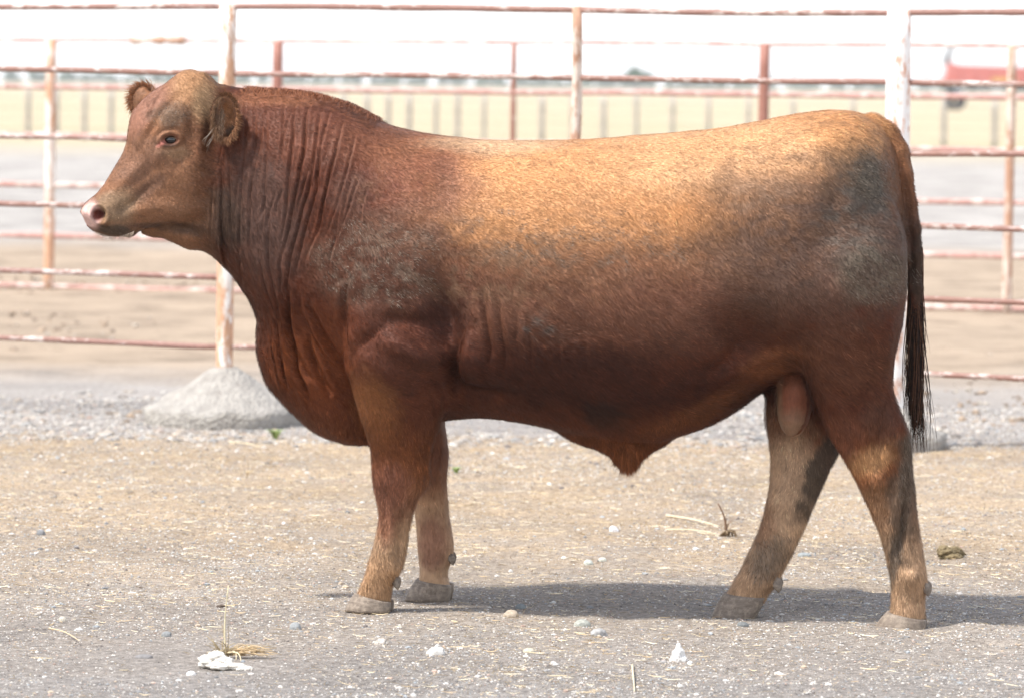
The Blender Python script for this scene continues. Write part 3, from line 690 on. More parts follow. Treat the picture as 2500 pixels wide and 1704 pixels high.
    def normals(V):
        n = np.cross(V[Q[:, 2]]-V[Q[:, 0]], V[Q[:, 3]]-V[Q[:, 1]])
        o = np.zeros_like(V)
        for c_ in range(4):
            for d in range(3): o[:, d] += np.bincount(Q[:, c_], weights=n[:, d], minlength=N)
        return o/np.maximum(np.linalg.norm(o, axis=1), 1e-12)[:, None]
    Nn = normals(V)
    print('mesh', N, time.time()-t0)
    # ---- sculpt: px-located features on the flank, pushed along the smooth normal
    V0 = V.copy(); x, y, z = V0.T
    Ns = Nn
    for it in range(25): Ns = Ns+.7*(lap(Ns)-Ns)
    Ns /= np.linalg.norm(Ns, axis=1)[:, None]
    sidew = sstep(.25, .7, np.abs(Ns[:, 1]))
    disp = np.zeros(N)
    PXM = float(T(1300, 600, -.3)[0]-T(1200, 600, -.3)[0])/100
    def bump(px, py, rx, ry, amp, ang=0, yl=-.3, near=None, pw=2):
        cx_, cz_ = T(px, py, yl); a = math.radians(ang); dx_, dz_ = (x-cx_)/PXM, (z-cz_)/PXM
        u_ = (dx_*math.cos(a)+dz_*math.sin(a))/rx; v_ = (-dx_*math.sin(a)+dz_*math.cos(a))/ry
        w = np.exp(-(u_*u_+v_*v_)**(pw/2)*1.2)*sidew
        if near is not None: w = w*(y*near > 0)
        return amp*w
    def crease(pts, wd, depth, yl=-.3, near=None, ridge=.45, sm=1.0):
        nonlocal disp
        P = np.array(pts, float); cx_, cz_ = T(P[:, 0], P[:, 1], yl); best = np.full(N, 9.0); tt = np.zeros(N); n_ = len(P)-1
        lo = min(cx_)-.05; hi = max(cx_)+.05; sel = (x > lo) & (x < hi) & (z > min(cz_)-.05) & (z < max(cz_)+.05)
        if near is not None: sel &= (y*near > 0)
        xs, zs = x[sel], z[sel]; b = np.full(len(xs), 9.0); t_ = np.zeros(len(xs))
        for q_ in range(n_):
            ax, az = cx_[q_], cz_[q_]; ddx, ddz = cx_[q_+1]-ax, cz_[q_+1]-az; L2 = ddx*ddx+ddz*ddz
            t = np.clip(((xs-ax)*ddx+(zs-az)*ddz)/L2, 0, 1); dd = np.hypot(xs-ax-t*ddx, zs-az-t*ddz)
            m = dd < b; b[m] = dd[m]; t_[m] = (q_+t[m])/n_
        w = np.sin(np.clip(t_, .0, 1)*PI)**.5*sidew[sel]
        g = np.exp(-(b/wd)**2)-ridge*np.exp(-((b-2.1*wd)/(1.3*wd))**2)
        disp[sel] -= depth*g*w
    # shoulder, arm, ribs, flank, thigh
    disp += bump(910, 830, 85, 62, .026, -15); disp += bump(950, 792, 90, 26, .026, -22); disp -= bump(850, 765, 60, 20, .012, 38); disp -= bump(930, 728, 70, 20, .010, -8); disp -= bump(1000, 762, 40, 18, .008, -40)
    disp += bump(880, 940, 60, 90, .012, 10); disp += bump(870, 640, 110, 100, .012)
    disp -= bump(1020, 720, 36, 110, .026, 12); disp -= bump(1028, 860, 16, 70, .030, 5)
    disp += bump(1080, 808, 40, 58, .034, 8); disp -= bump(1100, 895, 70, 20, .012); disp -= bump(1000, 700, 26, 70, .012, 25); disp -= bump(1052, 890, 45, 25, .012)
    disp += bump(1110, 470, 190, 110, .012); disp -= bump(1010, 420, 60, 130, .012, 15)
    disp -= bump(1700, 770, 75, 80, .040, 35); disp -= bump(1640, 560, 110, 70, .012)
    disp += bump(1590, 400, 90, 40, .010, -8); disp += bump(1800, 700, 60, 110, .014, -25)
    disp += bump(1960, 560, 90, 160, .016); disp -= bump(1890, 480, 40, 120, .010, -20)
    disp -= bump(1990, 330, 30, 40, .008); disp += bump(1880, 330, 90, 50, .010, -15)
    disp += bump(2056, 985, 22, 30, .010, 0, yl=-.15, near=-1); disp -= bump(2010, 950, 20, 80, .016, -10, yl=-.16); disp += bump(1905, 930, 35, 60, .008, -20, yl=-.16)
    disp -= bump(2030, 1090, 16, 60, .007, -6, yl=-.15, near=-1); disp -= bump(905, 1200, 9, 60, .005, 0, yl=-.15, near=-1)
    disp += bump(895, 1070, 45, 38, .006, 0, yl=-.15); disp += bump(950, 1085, 14, 40, .006, 0, yl=-.15)
    disp -= bump(1740, 860, 60, 24, .012, 15); disp += bump(1700, 835, 90, 16, .012, 22)
    disp -= bump(912, 1200, 7, 60, 0.0102, 0, yl=-.15, near=-1); disp += bump(890, 1200, 9, 70, 0.0068, 0, yl=-.15, near=-1); disp += bump(985, 1090, 14, 26, 0.0119, 0, yl=-.15, near=-1); disp += bump(900, 1295, 22, 22, 0.0102, 0, yl=-.15, near=-1)
    disp -= bump(2052, 1180, 9, 80, 0.0119, -6, yl=-.14, near=-1); disp += bump(2030, 1180, 12, 90, 0.0085, -6, yl=-.14, near=-1); disp += bump(1990, 1085, 26, 22, 0.0136, 20, yl=-.14, near=-1); disp += bump(2070, 1305, 18, 22, 0.0119, 0, yl=-.14, near=-1)
    disp -= bump(1960, 880, 30, 90, .010, -20, yl=-.18, near=-1); disp += bump(2000, 780, 40, 90, .012, 0, yl=-.2, near=-1)
    disp *= 1.35
    disp += .006*fbm(x*6, y*6, z*6, s=71, o=3)+.002*fbm(x*22, y*22, z*22, s=72, o=3)*(x > -.75)
    # neck folds
    folds = [([(590,235),(600,330),(598,450),(590,560)],.006,.006),([(625,215),(635,300),(640,380)],.005,.006),([(652,225),(662,330),(655,450),(640,560)],.006,.009),
      ([(684,225),(690,300),(685,400),(668,490),(640,600)],.007,.012),([(712,235),(718,310),(712,400),(690,490),(660,600),(630,700)],.007,.012),
      ([(735,245),(730,330),(722,430),(700,520),(672,620)],.006,.011),([(768,262),(762,350),(750,420),(735,500),(700,590)],.006,.009),
      ([(800,300),(795,380),(780,450),(745,540)],.005,.007),([(560,220),(570,330),(566,450),(560,560),(575,640)],.006,.006),([(535,215),(548,330),(540,450),(535,560),(560,640)],.006,.006),
      ([(510,330),(512,450),(515,540),(545,620)],.006,.008),([(488,370),(490,460),(488,540),(500,575)],.006,.008),([(468,410),(466,480),(458,545)],.005,.006),
      ([(610,470),(604,560),(612,660),(630,740)],.007,.008),([(640,560),(636,660),(645,760)],.007,.009),([(580,560),(590,640),(610,720)],.006,.007),
      ([(820,400),(800,470),(770,560)],.005,.006),([(840,420),(832,470),(825,520)],.004,.004),([(650,640),(648,720),(655,790),(668,850),(690,920)],.013,.030),([(612,730),(622,800),(634,890)],.010,.022),([(690,670),(705,740),(735,800),(790,850)],.011,-.016),([(690,760),(705,830),(740,900)],.014,.024),([(800,640),(790,720),(795,800)],.016,.014),
      ([(700,690),(735,770),(775,830),(790,870)],.014,.014),([(655,760),(690,850),(745,890)],.012,.010)]
    for j_, (pts, w_2, dp) in enumerate(folds):
        q = np.array(pts, float); tt = np.linspace(0, len(q)-1, 5*len(q)); q = np.stack([np.interp(tt, range(len(q)), q[:, 0]), np.interp(tt, range(len(q)), q[:, 1])], -1)
        q[:, 0] += 3.2*vnoise(tt*2.1, tt*0+j_*7.3, s=81)
        crease(q, w_2*.62, dp*.68, yl=-.22)
    r2 = np.random.default_rng(5)
    for j_ in range(20):                      # finer wrinkles between the main folds
        px = 480+j_*17+r2.random()*14; ytop = 235+r2.random()*220; ln = 60+r2.random()*190; sl_ = -.10-.15*(px-500)/300
        pts = [(px+sl_*ln*t*1.0+6*math.sin(3*t+j_), ytop+ln*t) for t in np.linspace(0, 1, 6)]
        crease(pts, .0032, .0036, yl=-.2, ridge=.3)
    for pts, w_2, dp in [([(1100,650),(1110,730),(1120,790),(1105,850)],.008,.010),([(1140,670),(1142,740),(1152,800),(1142,856)],.007,.007),([(1182,690),(1176,770),(1184,800)],.008,.004),
      ([(1205,730),(1210,790),(1206,840)],.006,.004),([(1060,740),(1040,800),(1032,850),(1045,885)],.010,.016),([(985,850),(1000,890),(1000,930)],.006,.007),([(965,870),(978,910),(982,950)],.005,.005),
      ([(1270,760),(1272,830)],.008,.004),([(1330,770),(1334,850)],.008,.004),([(2012,345),(2040,440),(2054,540),(2057,640)],.009,.016),([(1560,850),(1640,830),(1720,790)],.015,.006)]:
        crease(pts, w_2, dp)
    for j_ in range(7): crease([(1765+3*(j_ % 2), 915+10*j_), (1790, 922+10*j_), (1815, 922+9*j_), (1840, 912+9*j_)], .0055, .0042, yl=-.09, near=-1, ridge=.4)
    sm_ = ((x-T(1803, 0, -.055)[0])**2/.056**2+(z-T(1803, 920, -.055)[1])**2/.085**2 < 1)*(y > -.115)*(y < 0); disp += sm_*.0045*vnoise(x*16, z*62, y*10, s=77)
    # head details, near side
    hp = lambda px, py: T(px, py, -.13)
    def hell(px, py, rx, ry, ang, yl=-.13):
        cx_, cz_ = T(px, py, yl); a = math.radians(ang); dx_, dz_ = (x-cx_)/PXM, (z-cz_)/PXM
        return np.sqrt(((dx_*math.cos(a)+dz_*math.sin(a))/rx)**2+((-dx_*math.sin(a)+dz_*math.cos(a))/ry)**2)
    near = (y < -.03)
    e = hell(395, 317, 16, 10.5, 5)
    disp += near*(-.018*np.exp(-(e/1.0)**4)+.0055*np.exp(-((e-1.4)/.38)**2)*.75*np.where(z > hp(395, 317)[1], 1.25, .8)-.004*np.exp(-((e-2.2)/.5)**2))
    tear = hell(372, 325, 9, 3.2, 35); disp -= near*.004*np.exp(-tear**2)
    nsr = hell(232, 487, 15, 17, 20, -.16); disp += near*(-.030*np.exp(-(nsr/.95)**4)+.006*np.exp(-((nsr-1.3)/.35)**2))
    for (px, py, rx, ry, am, an) in [(330,440,50,14,-.007,40),(300,400,45,14,.006,48),(345,395,20,50,-.006,-45),(350,470,60,16,.006,10),(300,470,30,12,-.005,20),(440,300,14,50,-.006,0),(455,330,10,60,.005,0),
        (420,480,60,18,.006,5),(415,360,18,22,-.006,0),(385,240,40,12,-.005,40),(355,290,10,45,-.005,-28),(400,520,60,10,-.006,-8),(370,355,14,30,.004,-30)]:
        h_ = hell(px, py, rx, ry, an); disp += near*am*1.55*np.exp(-h_**2*1.1)
    fl = ([(375,195),(372,205),(360,225),(352,255),(342,270)], .004, .003)
    crease(fl[0], .0045, -.004, yl=-.08, near=-1, ridge=.5)
    V = V+Ns*disp[:, None]
    for it in range(1): V = V+.15*(lap(V)-V)
    Nn = normals(V); x, y, z = V.T
    print('sculpt', time.time()-t0)
    # ---- coat colour: bleached back with sun brightness painted in, red sides, tan legs, dried mud
    n1 = fbm(x*4, y*4, z*4, s=301, o=4); n2 = fbm(x*18, y*18, z*18, s=302, o=4); n3 = fbm(x*45, y*45, z*45, s=303, o=3)
    def blob(px, py, rx, ry, ang=0, nz=.35, fr=9, yl=-.3, sd=0, soft=.5):
        cx_, cz_ = T(px, py, yl); a = math.radians(ang); dx_, dz_ = (x-cx_)/PXM, (z-cz_)/PXM
        u_ = (dx_*math.cos(a)+dz_*math.sin(a))/rx; v_ = (-dx_*math.sin(a)+dz_*math.cos(a))/ry
        r_ = np.sqrt(u_*u_+v_*v_)+nz*fbm(x*fr, y*fr, z*fr, s=200+sd, o=4)+(.24*n2+.26*n3)*(nz > .15)
        return 1-sstep(1-soft, 1+soft, r_)
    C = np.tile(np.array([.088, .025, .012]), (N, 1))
    MUD = np.zeros(N)
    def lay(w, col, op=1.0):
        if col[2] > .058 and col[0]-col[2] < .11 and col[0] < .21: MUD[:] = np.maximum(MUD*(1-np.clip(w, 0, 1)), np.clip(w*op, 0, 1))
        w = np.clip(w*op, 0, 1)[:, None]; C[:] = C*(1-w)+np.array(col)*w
    n1 = fbm(x*4, y*4, z*4, s=301, o=4); n2 = fbm(x*18, y*18, z*18, s=302, o=4); n3 = fbm(x*45, y*45, z*45, s=303, o=3)
    lay(.5+n1, (.115, .036, .017), .7)
    upz = lambda py: float(T(1300, py, -.3)[1])
    # gold back: bleached hair, plus sun glare painted into the colour
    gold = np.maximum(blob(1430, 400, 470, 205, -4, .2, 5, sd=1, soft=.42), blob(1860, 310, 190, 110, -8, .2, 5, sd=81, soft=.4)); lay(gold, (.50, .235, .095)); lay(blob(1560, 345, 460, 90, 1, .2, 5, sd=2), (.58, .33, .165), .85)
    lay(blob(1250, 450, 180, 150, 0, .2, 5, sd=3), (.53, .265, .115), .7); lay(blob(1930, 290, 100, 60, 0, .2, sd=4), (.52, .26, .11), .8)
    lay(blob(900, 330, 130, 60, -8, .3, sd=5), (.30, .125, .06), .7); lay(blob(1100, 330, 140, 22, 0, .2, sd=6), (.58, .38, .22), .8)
    lay(blob(960, 420, 120, 80, 10, .3, 8, sd=7), (.22, .085, .052), .6); lay(blob(1000, 400, 30, 60, 20, .3, sd=8), (.17, .07, .042), .5)
    lay(blob(720, 300, 170, 80, 0, .25, sd=9), (.145, .053, .030), .7)
    lay(blob(660, 215, 180, 22, 5, .2, sd=10), (.27, .11, .055), .9)
    # flank reds and dark belly, coloured darker still to deepen its shade
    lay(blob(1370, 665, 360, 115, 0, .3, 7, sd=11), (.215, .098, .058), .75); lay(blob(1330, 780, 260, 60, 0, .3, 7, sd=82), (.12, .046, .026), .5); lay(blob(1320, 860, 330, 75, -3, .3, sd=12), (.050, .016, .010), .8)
    lay(blob(1370, 945, 50, 30, 0, .5, 20, sd=13), (.028, .013, .010), .85); lay(blob(1580, 930, 160, 22, 25, .4, sd=14), (.20, .075, .032), .6)
    lay(blob(1760, 825, 80, 30, 20, .3, sd=15), (.26, .095, .04), .8); lay(blob(1900, 820, 120, 90, 0, .3, sd=16), (.155, .062, .034), .7)
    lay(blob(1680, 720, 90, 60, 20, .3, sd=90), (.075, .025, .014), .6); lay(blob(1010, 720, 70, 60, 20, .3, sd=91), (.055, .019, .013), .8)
    lay(blob(700, 830, 120, 120, 0, .2, sd=17), (.185, .050, .016), .85); lay(blob(880, 800, 90, 80, 0, .3, sd=18), (.095, .032, .018), .7)
    lay(blob(840, 930, 60, 80, 10, .3, sd=19), (.27, .105, .038), .75)
    # dried mud
    md = (.155, .125, .105); sp = sstep(-.25, .35, n3+n2*.6)
    lay(blob(860, 600, 150, 95, 0, .45, 10, sd=21, soft=.45)*(.3+.7*sp), (.14, .095, .068), .75); lay(blob(940, 520, 120, 60, 10, .45, 10, sd=22)*(.4+.6*sp), (.19, .11, .07), .5)
    lay(blob(1140, 610, 170, 80, 0, .5, 11, sd=23)*sp, (.20, .125, .075), .6); lay(blob(1300, 620, 170, 70, 0, .5, 11, sd=24)*sp, (.26, .13, .07), .5)
    lay(blob(1230, 740, 60, 30, 0, .6, 16, sd=25)*sp, (.15, .13, .11), .6)
    lay(blob(1850, 540, 230, 165, -8, .4, 8, sd=83, soft=.45), (.15, .085, .058), .7); lay(blob(1320, 540, 260, 80, -3, .5, 12, sd=84)*sp, (.17, .115, .08), .42)
    lay(blob(1800, 560, 200, 150, -10, .45, 9, sd=26)*(.25+.75*sp), (.13, .078, .055), .8); lay(blob(1965, 430, 70, 85, 25, .4, 14, sd=85, soft=.25)*(.3+.7*sp), (.075, .062, .052), .9); lay(blob(1960, 500, 100, 150, 0, .35, 9, sd=27, soft=.35)*(.35+.65*sp), (.095, .074, .058), .88)
    lay(blob(1975, 400, 45, 60, 10, .4, 12, sd=28), (.105, .085, .062), .8); lay(blob(1985, 620, 80, 60, 0, .4, sd=29)*(.5+.5*sp), (.15, .12, .085), .8)
    lay(blob(1990, 960, 40, 70, 10, .4, sd=30), (.12, .06, .04), .5)
    lay(blob(1700, 430, 120, 40, 0, .5, 12, sd=31)*sp, (.30, .19, .12), .5)
    lay(blob(560, 470, 110, 120, 0, .35, sd=32), (.085, .048, .036), .75); lay(blob(480, 500, 60, 70, 0, .35, sd=33), (.075, .048, .034), .75); lay(blob(600, 560, 80, 100, 10, .35, sd=34), (.10, .055, .042), .6)
    lay(blob(790, 440, 60, 40, 0, .4, sd=35), (.12, .075, .055), .3)
    # tail root, tail
    lay((x > T(1990, 300, 0)[0])*blob(2040, 380, 40, 120, 8, .2, sd=36), (.20, .08, .036), .8); lay(blob(2075, 620, 22, 110, 0, .2, sd=37, soft=.3), (.06, .036, .024), .9)
    # head
    hb = lambda *a, **k_: blob(*a, yl=-.13, **k_)
    lay(1-sstep(T(462, 300, 0)[0]-.03, T(490, 300, 0)[0]+.05, x+.02*n2), (.25, .12, .062), .95)
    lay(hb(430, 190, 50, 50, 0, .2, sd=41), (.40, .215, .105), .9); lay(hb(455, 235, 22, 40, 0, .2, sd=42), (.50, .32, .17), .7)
    lay(hb(330, 250, 40, 70, -35, .2, sd=43), (.31, .15, .10), .8); lay(hb(392, 262, 42, 26, 15, .3, sd=44), (.15, .095, .06), .8)
    lay(hb(345, 310, 16, 45, -30, .3, sd=45), (.26, .11, .045), .7); lay(hb(405, 345, 35, 18, 0, .3, sd=46), (.29, .17, .095), .8)
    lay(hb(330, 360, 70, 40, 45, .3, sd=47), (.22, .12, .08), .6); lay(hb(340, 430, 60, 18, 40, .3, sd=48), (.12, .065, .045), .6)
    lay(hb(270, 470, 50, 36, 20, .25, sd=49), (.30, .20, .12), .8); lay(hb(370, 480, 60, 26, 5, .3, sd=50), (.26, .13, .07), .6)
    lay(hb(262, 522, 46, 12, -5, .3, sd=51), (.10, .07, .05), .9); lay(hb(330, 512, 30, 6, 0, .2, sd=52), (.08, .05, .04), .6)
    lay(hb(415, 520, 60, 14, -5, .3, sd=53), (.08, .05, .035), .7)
    lay(hb(215, 488, 26, 34, 0, .12, sd=54, soft=.3), (.60, .39, .34)); lay(hb(232, 487, 13, 14, 0, .05, sd=55, soft=.3), (.13, .035, .025))
    lay(hb(395, 318, 24, 15, 10, .15, sd=56, soft=.3), (.20, .085, .05), .9); lay(hb(376, 326, 14, 5, 35, .1, sd=57), (.45, .17, .13), .9); lay(hb(395, 330, 20, 4, 5, .3, sd=58), (.05, .035, .03), .7)
    lay(blob(515, 262, 24, 60, 0, .2, yl=-.16, sd=59)*(y < -.12), (.20, .095, .05), .9); lay(blob(516, 262, 14, 34, 0, .2, yl=-.19, sd=60)*(y < -.13), (.34, .155, .07), .9); lay(blob(524, 300, 12, 14, 0, .3, yl=-.19, sd=95)*(y < -.12), (.05, .03, .02), .9); lay(blob(491, 262, 7, 46, 0, .2, yl=-.19, sd=96)*(y < -.1), (.10, .055, .032), .8)
    lay(blob(306, 228, 22, 40, 0, .3, 20, yl=.2, sd=97)*(y > .12), (.16, .08, .045), .8)
    # lower legs
    lb = lambda *a, **k_: blob(*a, yl=-.14, **k_)
    zk = sstep(T(900, 1060, -.14)[1], T(900, 1180, -.14)[1], z)
    lay((z < .62)*(1-sstep(.40, .60, z+.05*n1)), (.23, .080, .030), .85)
    lay((1-sstep(.18, .42, z+.03*n1)), (.45, .295, .18), .9)
    nearf = (y < .05) & (x < .1)
    lay(lb(895, 1110, 60, 60, 0, .3, sd=61)*nearf, (.235, .095, .06), .8); lay(lb(880, 1190, 24, 40, 0, .3, sd=62)*nearf, (.25, .095, .055), .7); lay(lb(860, 1320, 60, 60, 0, .2, sd=63)*nearf, (.44, .26, .14), .75)
    lay(blob(985, 1230, 40, 60, 0, .3, yl=.2, sd=64)*(y > .05)*(x < .1), (.21, .085, .055), .7); lay(blob(985, 1000, 60, 110, 0, .3, yl=.2, sd=65)*(y > .05)*(x < .1), (.15, .06, .035), .8)
    lay(lb(1975, 1040, 60, 34, 25, .3, sd=66)*(y < -.05), (.46, .25, .115), .85); lay(lb(2060, 1080, 18, 110, -5, .5, sd=67, soft=.35)*(y < -.05), (.13, .10, .072), .7)
    lay(lb(2030, 1270, 12, 60, -8, .3, sd=68)*(y < -.05), (.12, .10, .08), .7); lay(lb(2000, 1120, 60, 40, 0, .4, sd=98)*(y < -.05), (.30, .17, .09), .6); lay(lb(2055, 1120, 34, 150, -6, .8, 22, sd=99)*(y < -.05), (.11, .08, .058), .75); lay(lb(1900, 980, 60, 60, 0, .3, sd=69)*(y < -.05), (.21, .08, .045), .6)
    fhm = (y > -.075)*(x > .4)*(z < T(1800, 960, 0)[1]+.05)
    fb = lambda *a, **k_: blob(*a, yl=.03, **k_)*fhm
    lay(fb(1790, 1110, 80, 160, 10, .2, sd=70), (.50, .33, .205), .9); lay(fb(1760, 940, 34, 60, 0, .2, sd=71), (.20, .09, .05), .8)
    lay(fb(1866, 1070, 30, 110, -22, .55, 14, sd=72, soft=.3), (.065, .050, .038), .85); lay(fb(1750, 1260, 34, 50, -30, .4, sd=73), (.15, .11, .078), .7); lay(fb(1730, 1170, 30, 60, 0, .3, sd=74), (.26, .13, .07), .6)
    # scrotum
    scm = (y > -.112)*(y < -.004)*((x-T(1803, 0, -.055)[0])**2/.052**2+(z-T(1803, 912, -.055)[1])**2/.096**2 < 1.0)
    lay(scm*1.0, (.22, .075, .040), .95); lay(scm*blob(1806, 985, 60, 48, 0, .4, 20, yl=-.03, sd=76), (.23, .14, .085), .85); lay(scm*blob(1770, 920, 10, 70, 0, .25, yl=-.03, sd=77), (.22, .13, .075), .7)
    C *= (1+.22*n2+.16*n3)[:, None]
    C = np.clip(C, .01, .9)
    print('paint', time.time()-t0)
    # ---- fur: short tapering hairs lying back along the skin, part of the same mesh
    tri = np.concatenate([Q[:, [0, 1, 2]], Q[:, [0, 2, 3]]]); Pa, Pb, Pc = V[tri[:, 0]], V[tri[:, 1]], V[tri[:, 2]]
    ar = np.linalg.norm(np.cross(Pb-Pa, Pc-Pa), axis=1)*.5
    cen = (Pa+Pb+Pc)/3
    dens = np.where(cen[:, 1] > .12, .15, 1.0)*np.where(cen[:, 0] < -.75, 1.6, 1.0)
    bare = (np.hypot(cen[:, 0]-T(210, 488, -.15)[0], cen[:, 2]-T(210, 488, -.15)[1]) < .034) | (np.hypot(cen[:, 0]-T(395, 317, -.13)[0], (cen[:, 2]-T(395, 317, -.13)[1])*1.3) < .019)
    scx, scz = T(1803, 925, -.055); bare |= (np.hypot((cen[:, 0]-scx), (cen[:, 2]-scz)*.55) < .047) & (np.abs(cen[:, 1]+.055) < .054)
    dens = dens*(~bare)
    p = ar*dens; p /= p.sum(); NH = 420000
    ti = rng.choice(len(tri), NH, p=p); r1 = np.sqrt(rng.random(NH)); r2_ = rng.random(NH); wa, wb, wc = 1-r1, r1*(1-r2_), r1*r2_
    comb = lambda A: A[tri[ti, 0]]*wa[:, None]+A[tri[ti, 1]]*wb[:, None]+A[tri[ti, 2]]*wc[:, None]
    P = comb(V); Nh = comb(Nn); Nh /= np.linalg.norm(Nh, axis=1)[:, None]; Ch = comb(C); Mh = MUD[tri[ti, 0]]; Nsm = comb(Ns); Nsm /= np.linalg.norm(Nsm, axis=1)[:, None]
    hx, hy, hz = P.T
    leg = 1-sstep(.50, .62, hz); head = 1-sstep(T(440, 0, 0)[0], T(490, 0, 0)[0], hx)
    d = np.stack([.85-.75*leg-.1*head, np.zeros(NH), -.45-.55*leg+.55*head], -1)
    swx = fbm(hx*9, hy*9, hz*9, s=401, o=3); swz = fbm(hx*9, hy*9, hz*9, s=402, o=3)
    d[:, 0] += .75*swx; d[:, 2] += .75*swz; d += .22*rng.normal(size=(NH, 3))
    cz_0 = (hx > T(560, 0, 0)[0])*(hx < T(868, 0, 0)[0])*(np.abs(hy) < .07)*(hz > T(700, 330, 0)[1]-.0); zt0 = np.interp(hx, *[np.asarray(a) for a in T(tr[:, 0], tr[:, 1], 0*tr[:, 0])]); cz_0 = cz_0*sstep(.035, .008, zt0-hz)
    d += (cz_0[:, None])*(1.6*rng.normal(size=(NH, 3))-np.array([.6, 0, 0]))
    d -= Nh*np.sum(d*Nh, 1)[:, None]; d /= np.linalg.norm(d, axis=1)[:, None]
    ln = .0085+.005*rng.random(NH); ln = ln*(1-.45*head)*(1+.25*leg)
    lift = .22+.18*rng.random(NH)
    long_ = np.zeros(NH)
    zt = np.interp(hx, *[np.asarray(a) for a in T(tr[:, 0], tr[:, 1], 0*tr[:, 0])])
    crest = (hx > T(560, 0, 0)[0])*(hx < T(860, 0, 0)[0])*sstep(.035, .008, zt-hz); long_ += crest*.55; Ch = np.where(crest[:, None] > .3, Ch*.4+np.array([.27, .105, .05])*.6, Ch)
    def lb2(px, py, rx, ry, yl=-.2):
        cx_, cz_ = T(px, py, yl); return np.exp(-(((hx-cx_)/PXM/rx)**2+((hz-cz_)/PXM/ry)**2))
    long_ += .8*lb2(1900, 830, 170, 120)+.9*lb2(1600, 925, 160, 50)+.5*lb2(1350, 760, 250, 150)+.7*lb2(620, 800, 70, 120)+1.2*lb2(1425, 1035, 40, 40, 0)+.5*lb2(480, 290, 22, 80, -.15)+.6*lb2(325, 222, 45, 45, .2)+.4*lb2(1950, 280, 110, 40)+.5*lb2(960, 1090, 30, 90)
    ln = ln*(1+1.5*long_-.45*crest); lift = lift+.45*crest+.15*np.clip(long_, 0, 1)
    w = (.0004+.00032*rng.random(NH))*(1+.35*(ln > .02))
    tip = P+d*ln[:, None]+Nh*(ln*lift)[:, None]*.8; tip[:, 2] -= ln*.12*(1-crest)
    mid = P+d*(ln*.5)[:, None]+Nh*(ln*lift)[:, None]*.62; root = P-Nh*.0012
    s_ = np.cross(d, Nh); s_ /= np.maximum(np.linalg.norm(s_, axis=1), 1e-9)[:, None]
    HV = np.stack([root-s_*w[:, None], root+s_*w[:, None], mid+s_*(w*.8)[:, None], mid-s_*(w*.8)[:, None], tip], 1)
    ca_ = hx*.47+hz*.88; cb_ = hx*.88-hz*.47; ca_ = np.where(leg > .5, hx, ca_); cb_ = np.where(leg > .5, hz, cb_); wv_ = .012*swx
    cn = vnoise(ca_*170+wv_*170, cb_*34, hy*60, s=407)+.6*vnoise(ca_*360+wv_*360, cb_*70, hy*90, s=408)
    cv = np.exp(rng.normal(size=NH)*.15+.22*cn)*(1+.25*fbm(hx*60, hy*60, hz*60, s=405, o=2)); HC_ = Ch*cv[:, None]; sp_ = rng.random(NH); HC_ = np.where(((sp_ < .15)*(Mh > .25))[:, None], np.array([.24, .19, .145])*(.8+.5*rng.random((NH, 1))), HC_); HC_ = np.where(((sp_ > .80)*(Mh > .25))[:, None], HC_*.45, HC_); HC_ = np.where(((sp_ > .93)*(Mh <= .25))[:, None], HC_*1.8, HC_); HC_ = np.clip(HC_, .008, .9)
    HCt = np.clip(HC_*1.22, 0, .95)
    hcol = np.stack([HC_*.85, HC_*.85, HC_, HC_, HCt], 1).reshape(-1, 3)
    hn = Nsm*.25+Nh*.75+(.42*cn)[:, None]*s_+.22*d+.17*rng.normal(size=(NH, 3)); hn /= np.linalg.norm(hn, axis=1)[:, None]
    base = N+np.arange(NH)*5
    HQ = np.stack([base, base+1, base+2, base+3], -1); HT = np.stack([base+3, base+2, base+4], -1)
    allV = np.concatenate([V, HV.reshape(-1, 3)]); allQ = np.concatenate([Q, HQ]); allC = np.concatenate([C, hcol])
    allN = np.concatenate([Nn, np.repeat(hn, 5, 0)])
    # ---- material
    m = NT('coat'); c = m.attr(); pc = m.coord()
    st = m.coord((1, 1, .35))
    b1 = m.noise(st, 160, 3, .7); b2 = m.noise(pc, 55, 5, .7)
    c = m.mix(1.0, c, m.ramp(b1, [(.3, .82), (.7, 1.15)]), 'MULTIPLY')
    m.bump(m.math('ADD', b1, b2), .35, .003)
    M_coat = m.done(c, .55, .16); m.b.inputs['Sheen Weight'].default_value = .0; m.b.inputs['Sheen Roughness'].default_value = .4; m.b.inputs['Sheen Tint'].default_value = (1, .8, .65, 1)
    root_e = empty('bull', tuple(ORG), YAW)
    tag(root_e, 'red brown bull with gold back and dried mud standing side on, head to the left', 'bull')
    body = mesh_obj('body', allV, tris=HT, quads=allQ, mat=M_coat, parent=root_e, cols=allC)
    body.data.normals_split_custom_set_from_vertices(allN.astype(np.float32).tolist() if False else allN)
    print('fur', time.time()-t0)
    # ---- eye
    M_eye = NT('eye').done((.006, .004, .004), .05, .8)
    def nearest(px, py, yl, rad=.006):
        cx_, cz_ = T(px, py, yl); dd = np.hypot(V[:, 0]-cx_, V[:, 2]-cz_); s__ = dd < rad; yv = V[s__, 1]; return float(cx_), float(yv.min()), float(cz_)
    ex, ey, ez = nearest(395, 317, -.12)
    def uvs(r, n=24, m_=14, sc3=(1, 1, 1), c_=(0, 0, 0)):
        Vv = []; 
        for i_ in range(m_+1):
            t = PI*i_/m_
            for j_ in range(n): Vv.append((r*math.sin(t)*math.cos(2*PI*j_/n)*sc3[0]+c_[0], r*math.cos(t)*sc3[1]+c_[1], r*math.sin(t)*math.sin(2*PI*j_/n)*sc3[2]+c_[2]))
        return np.array(Vv), np.array([(i_*n+j_, i_*n+(j_+1) % n, (i_+1)*n+(j_+1) % n, (i_+1)*n+j_) for i_ in range(m_) for j_ in range(n)])
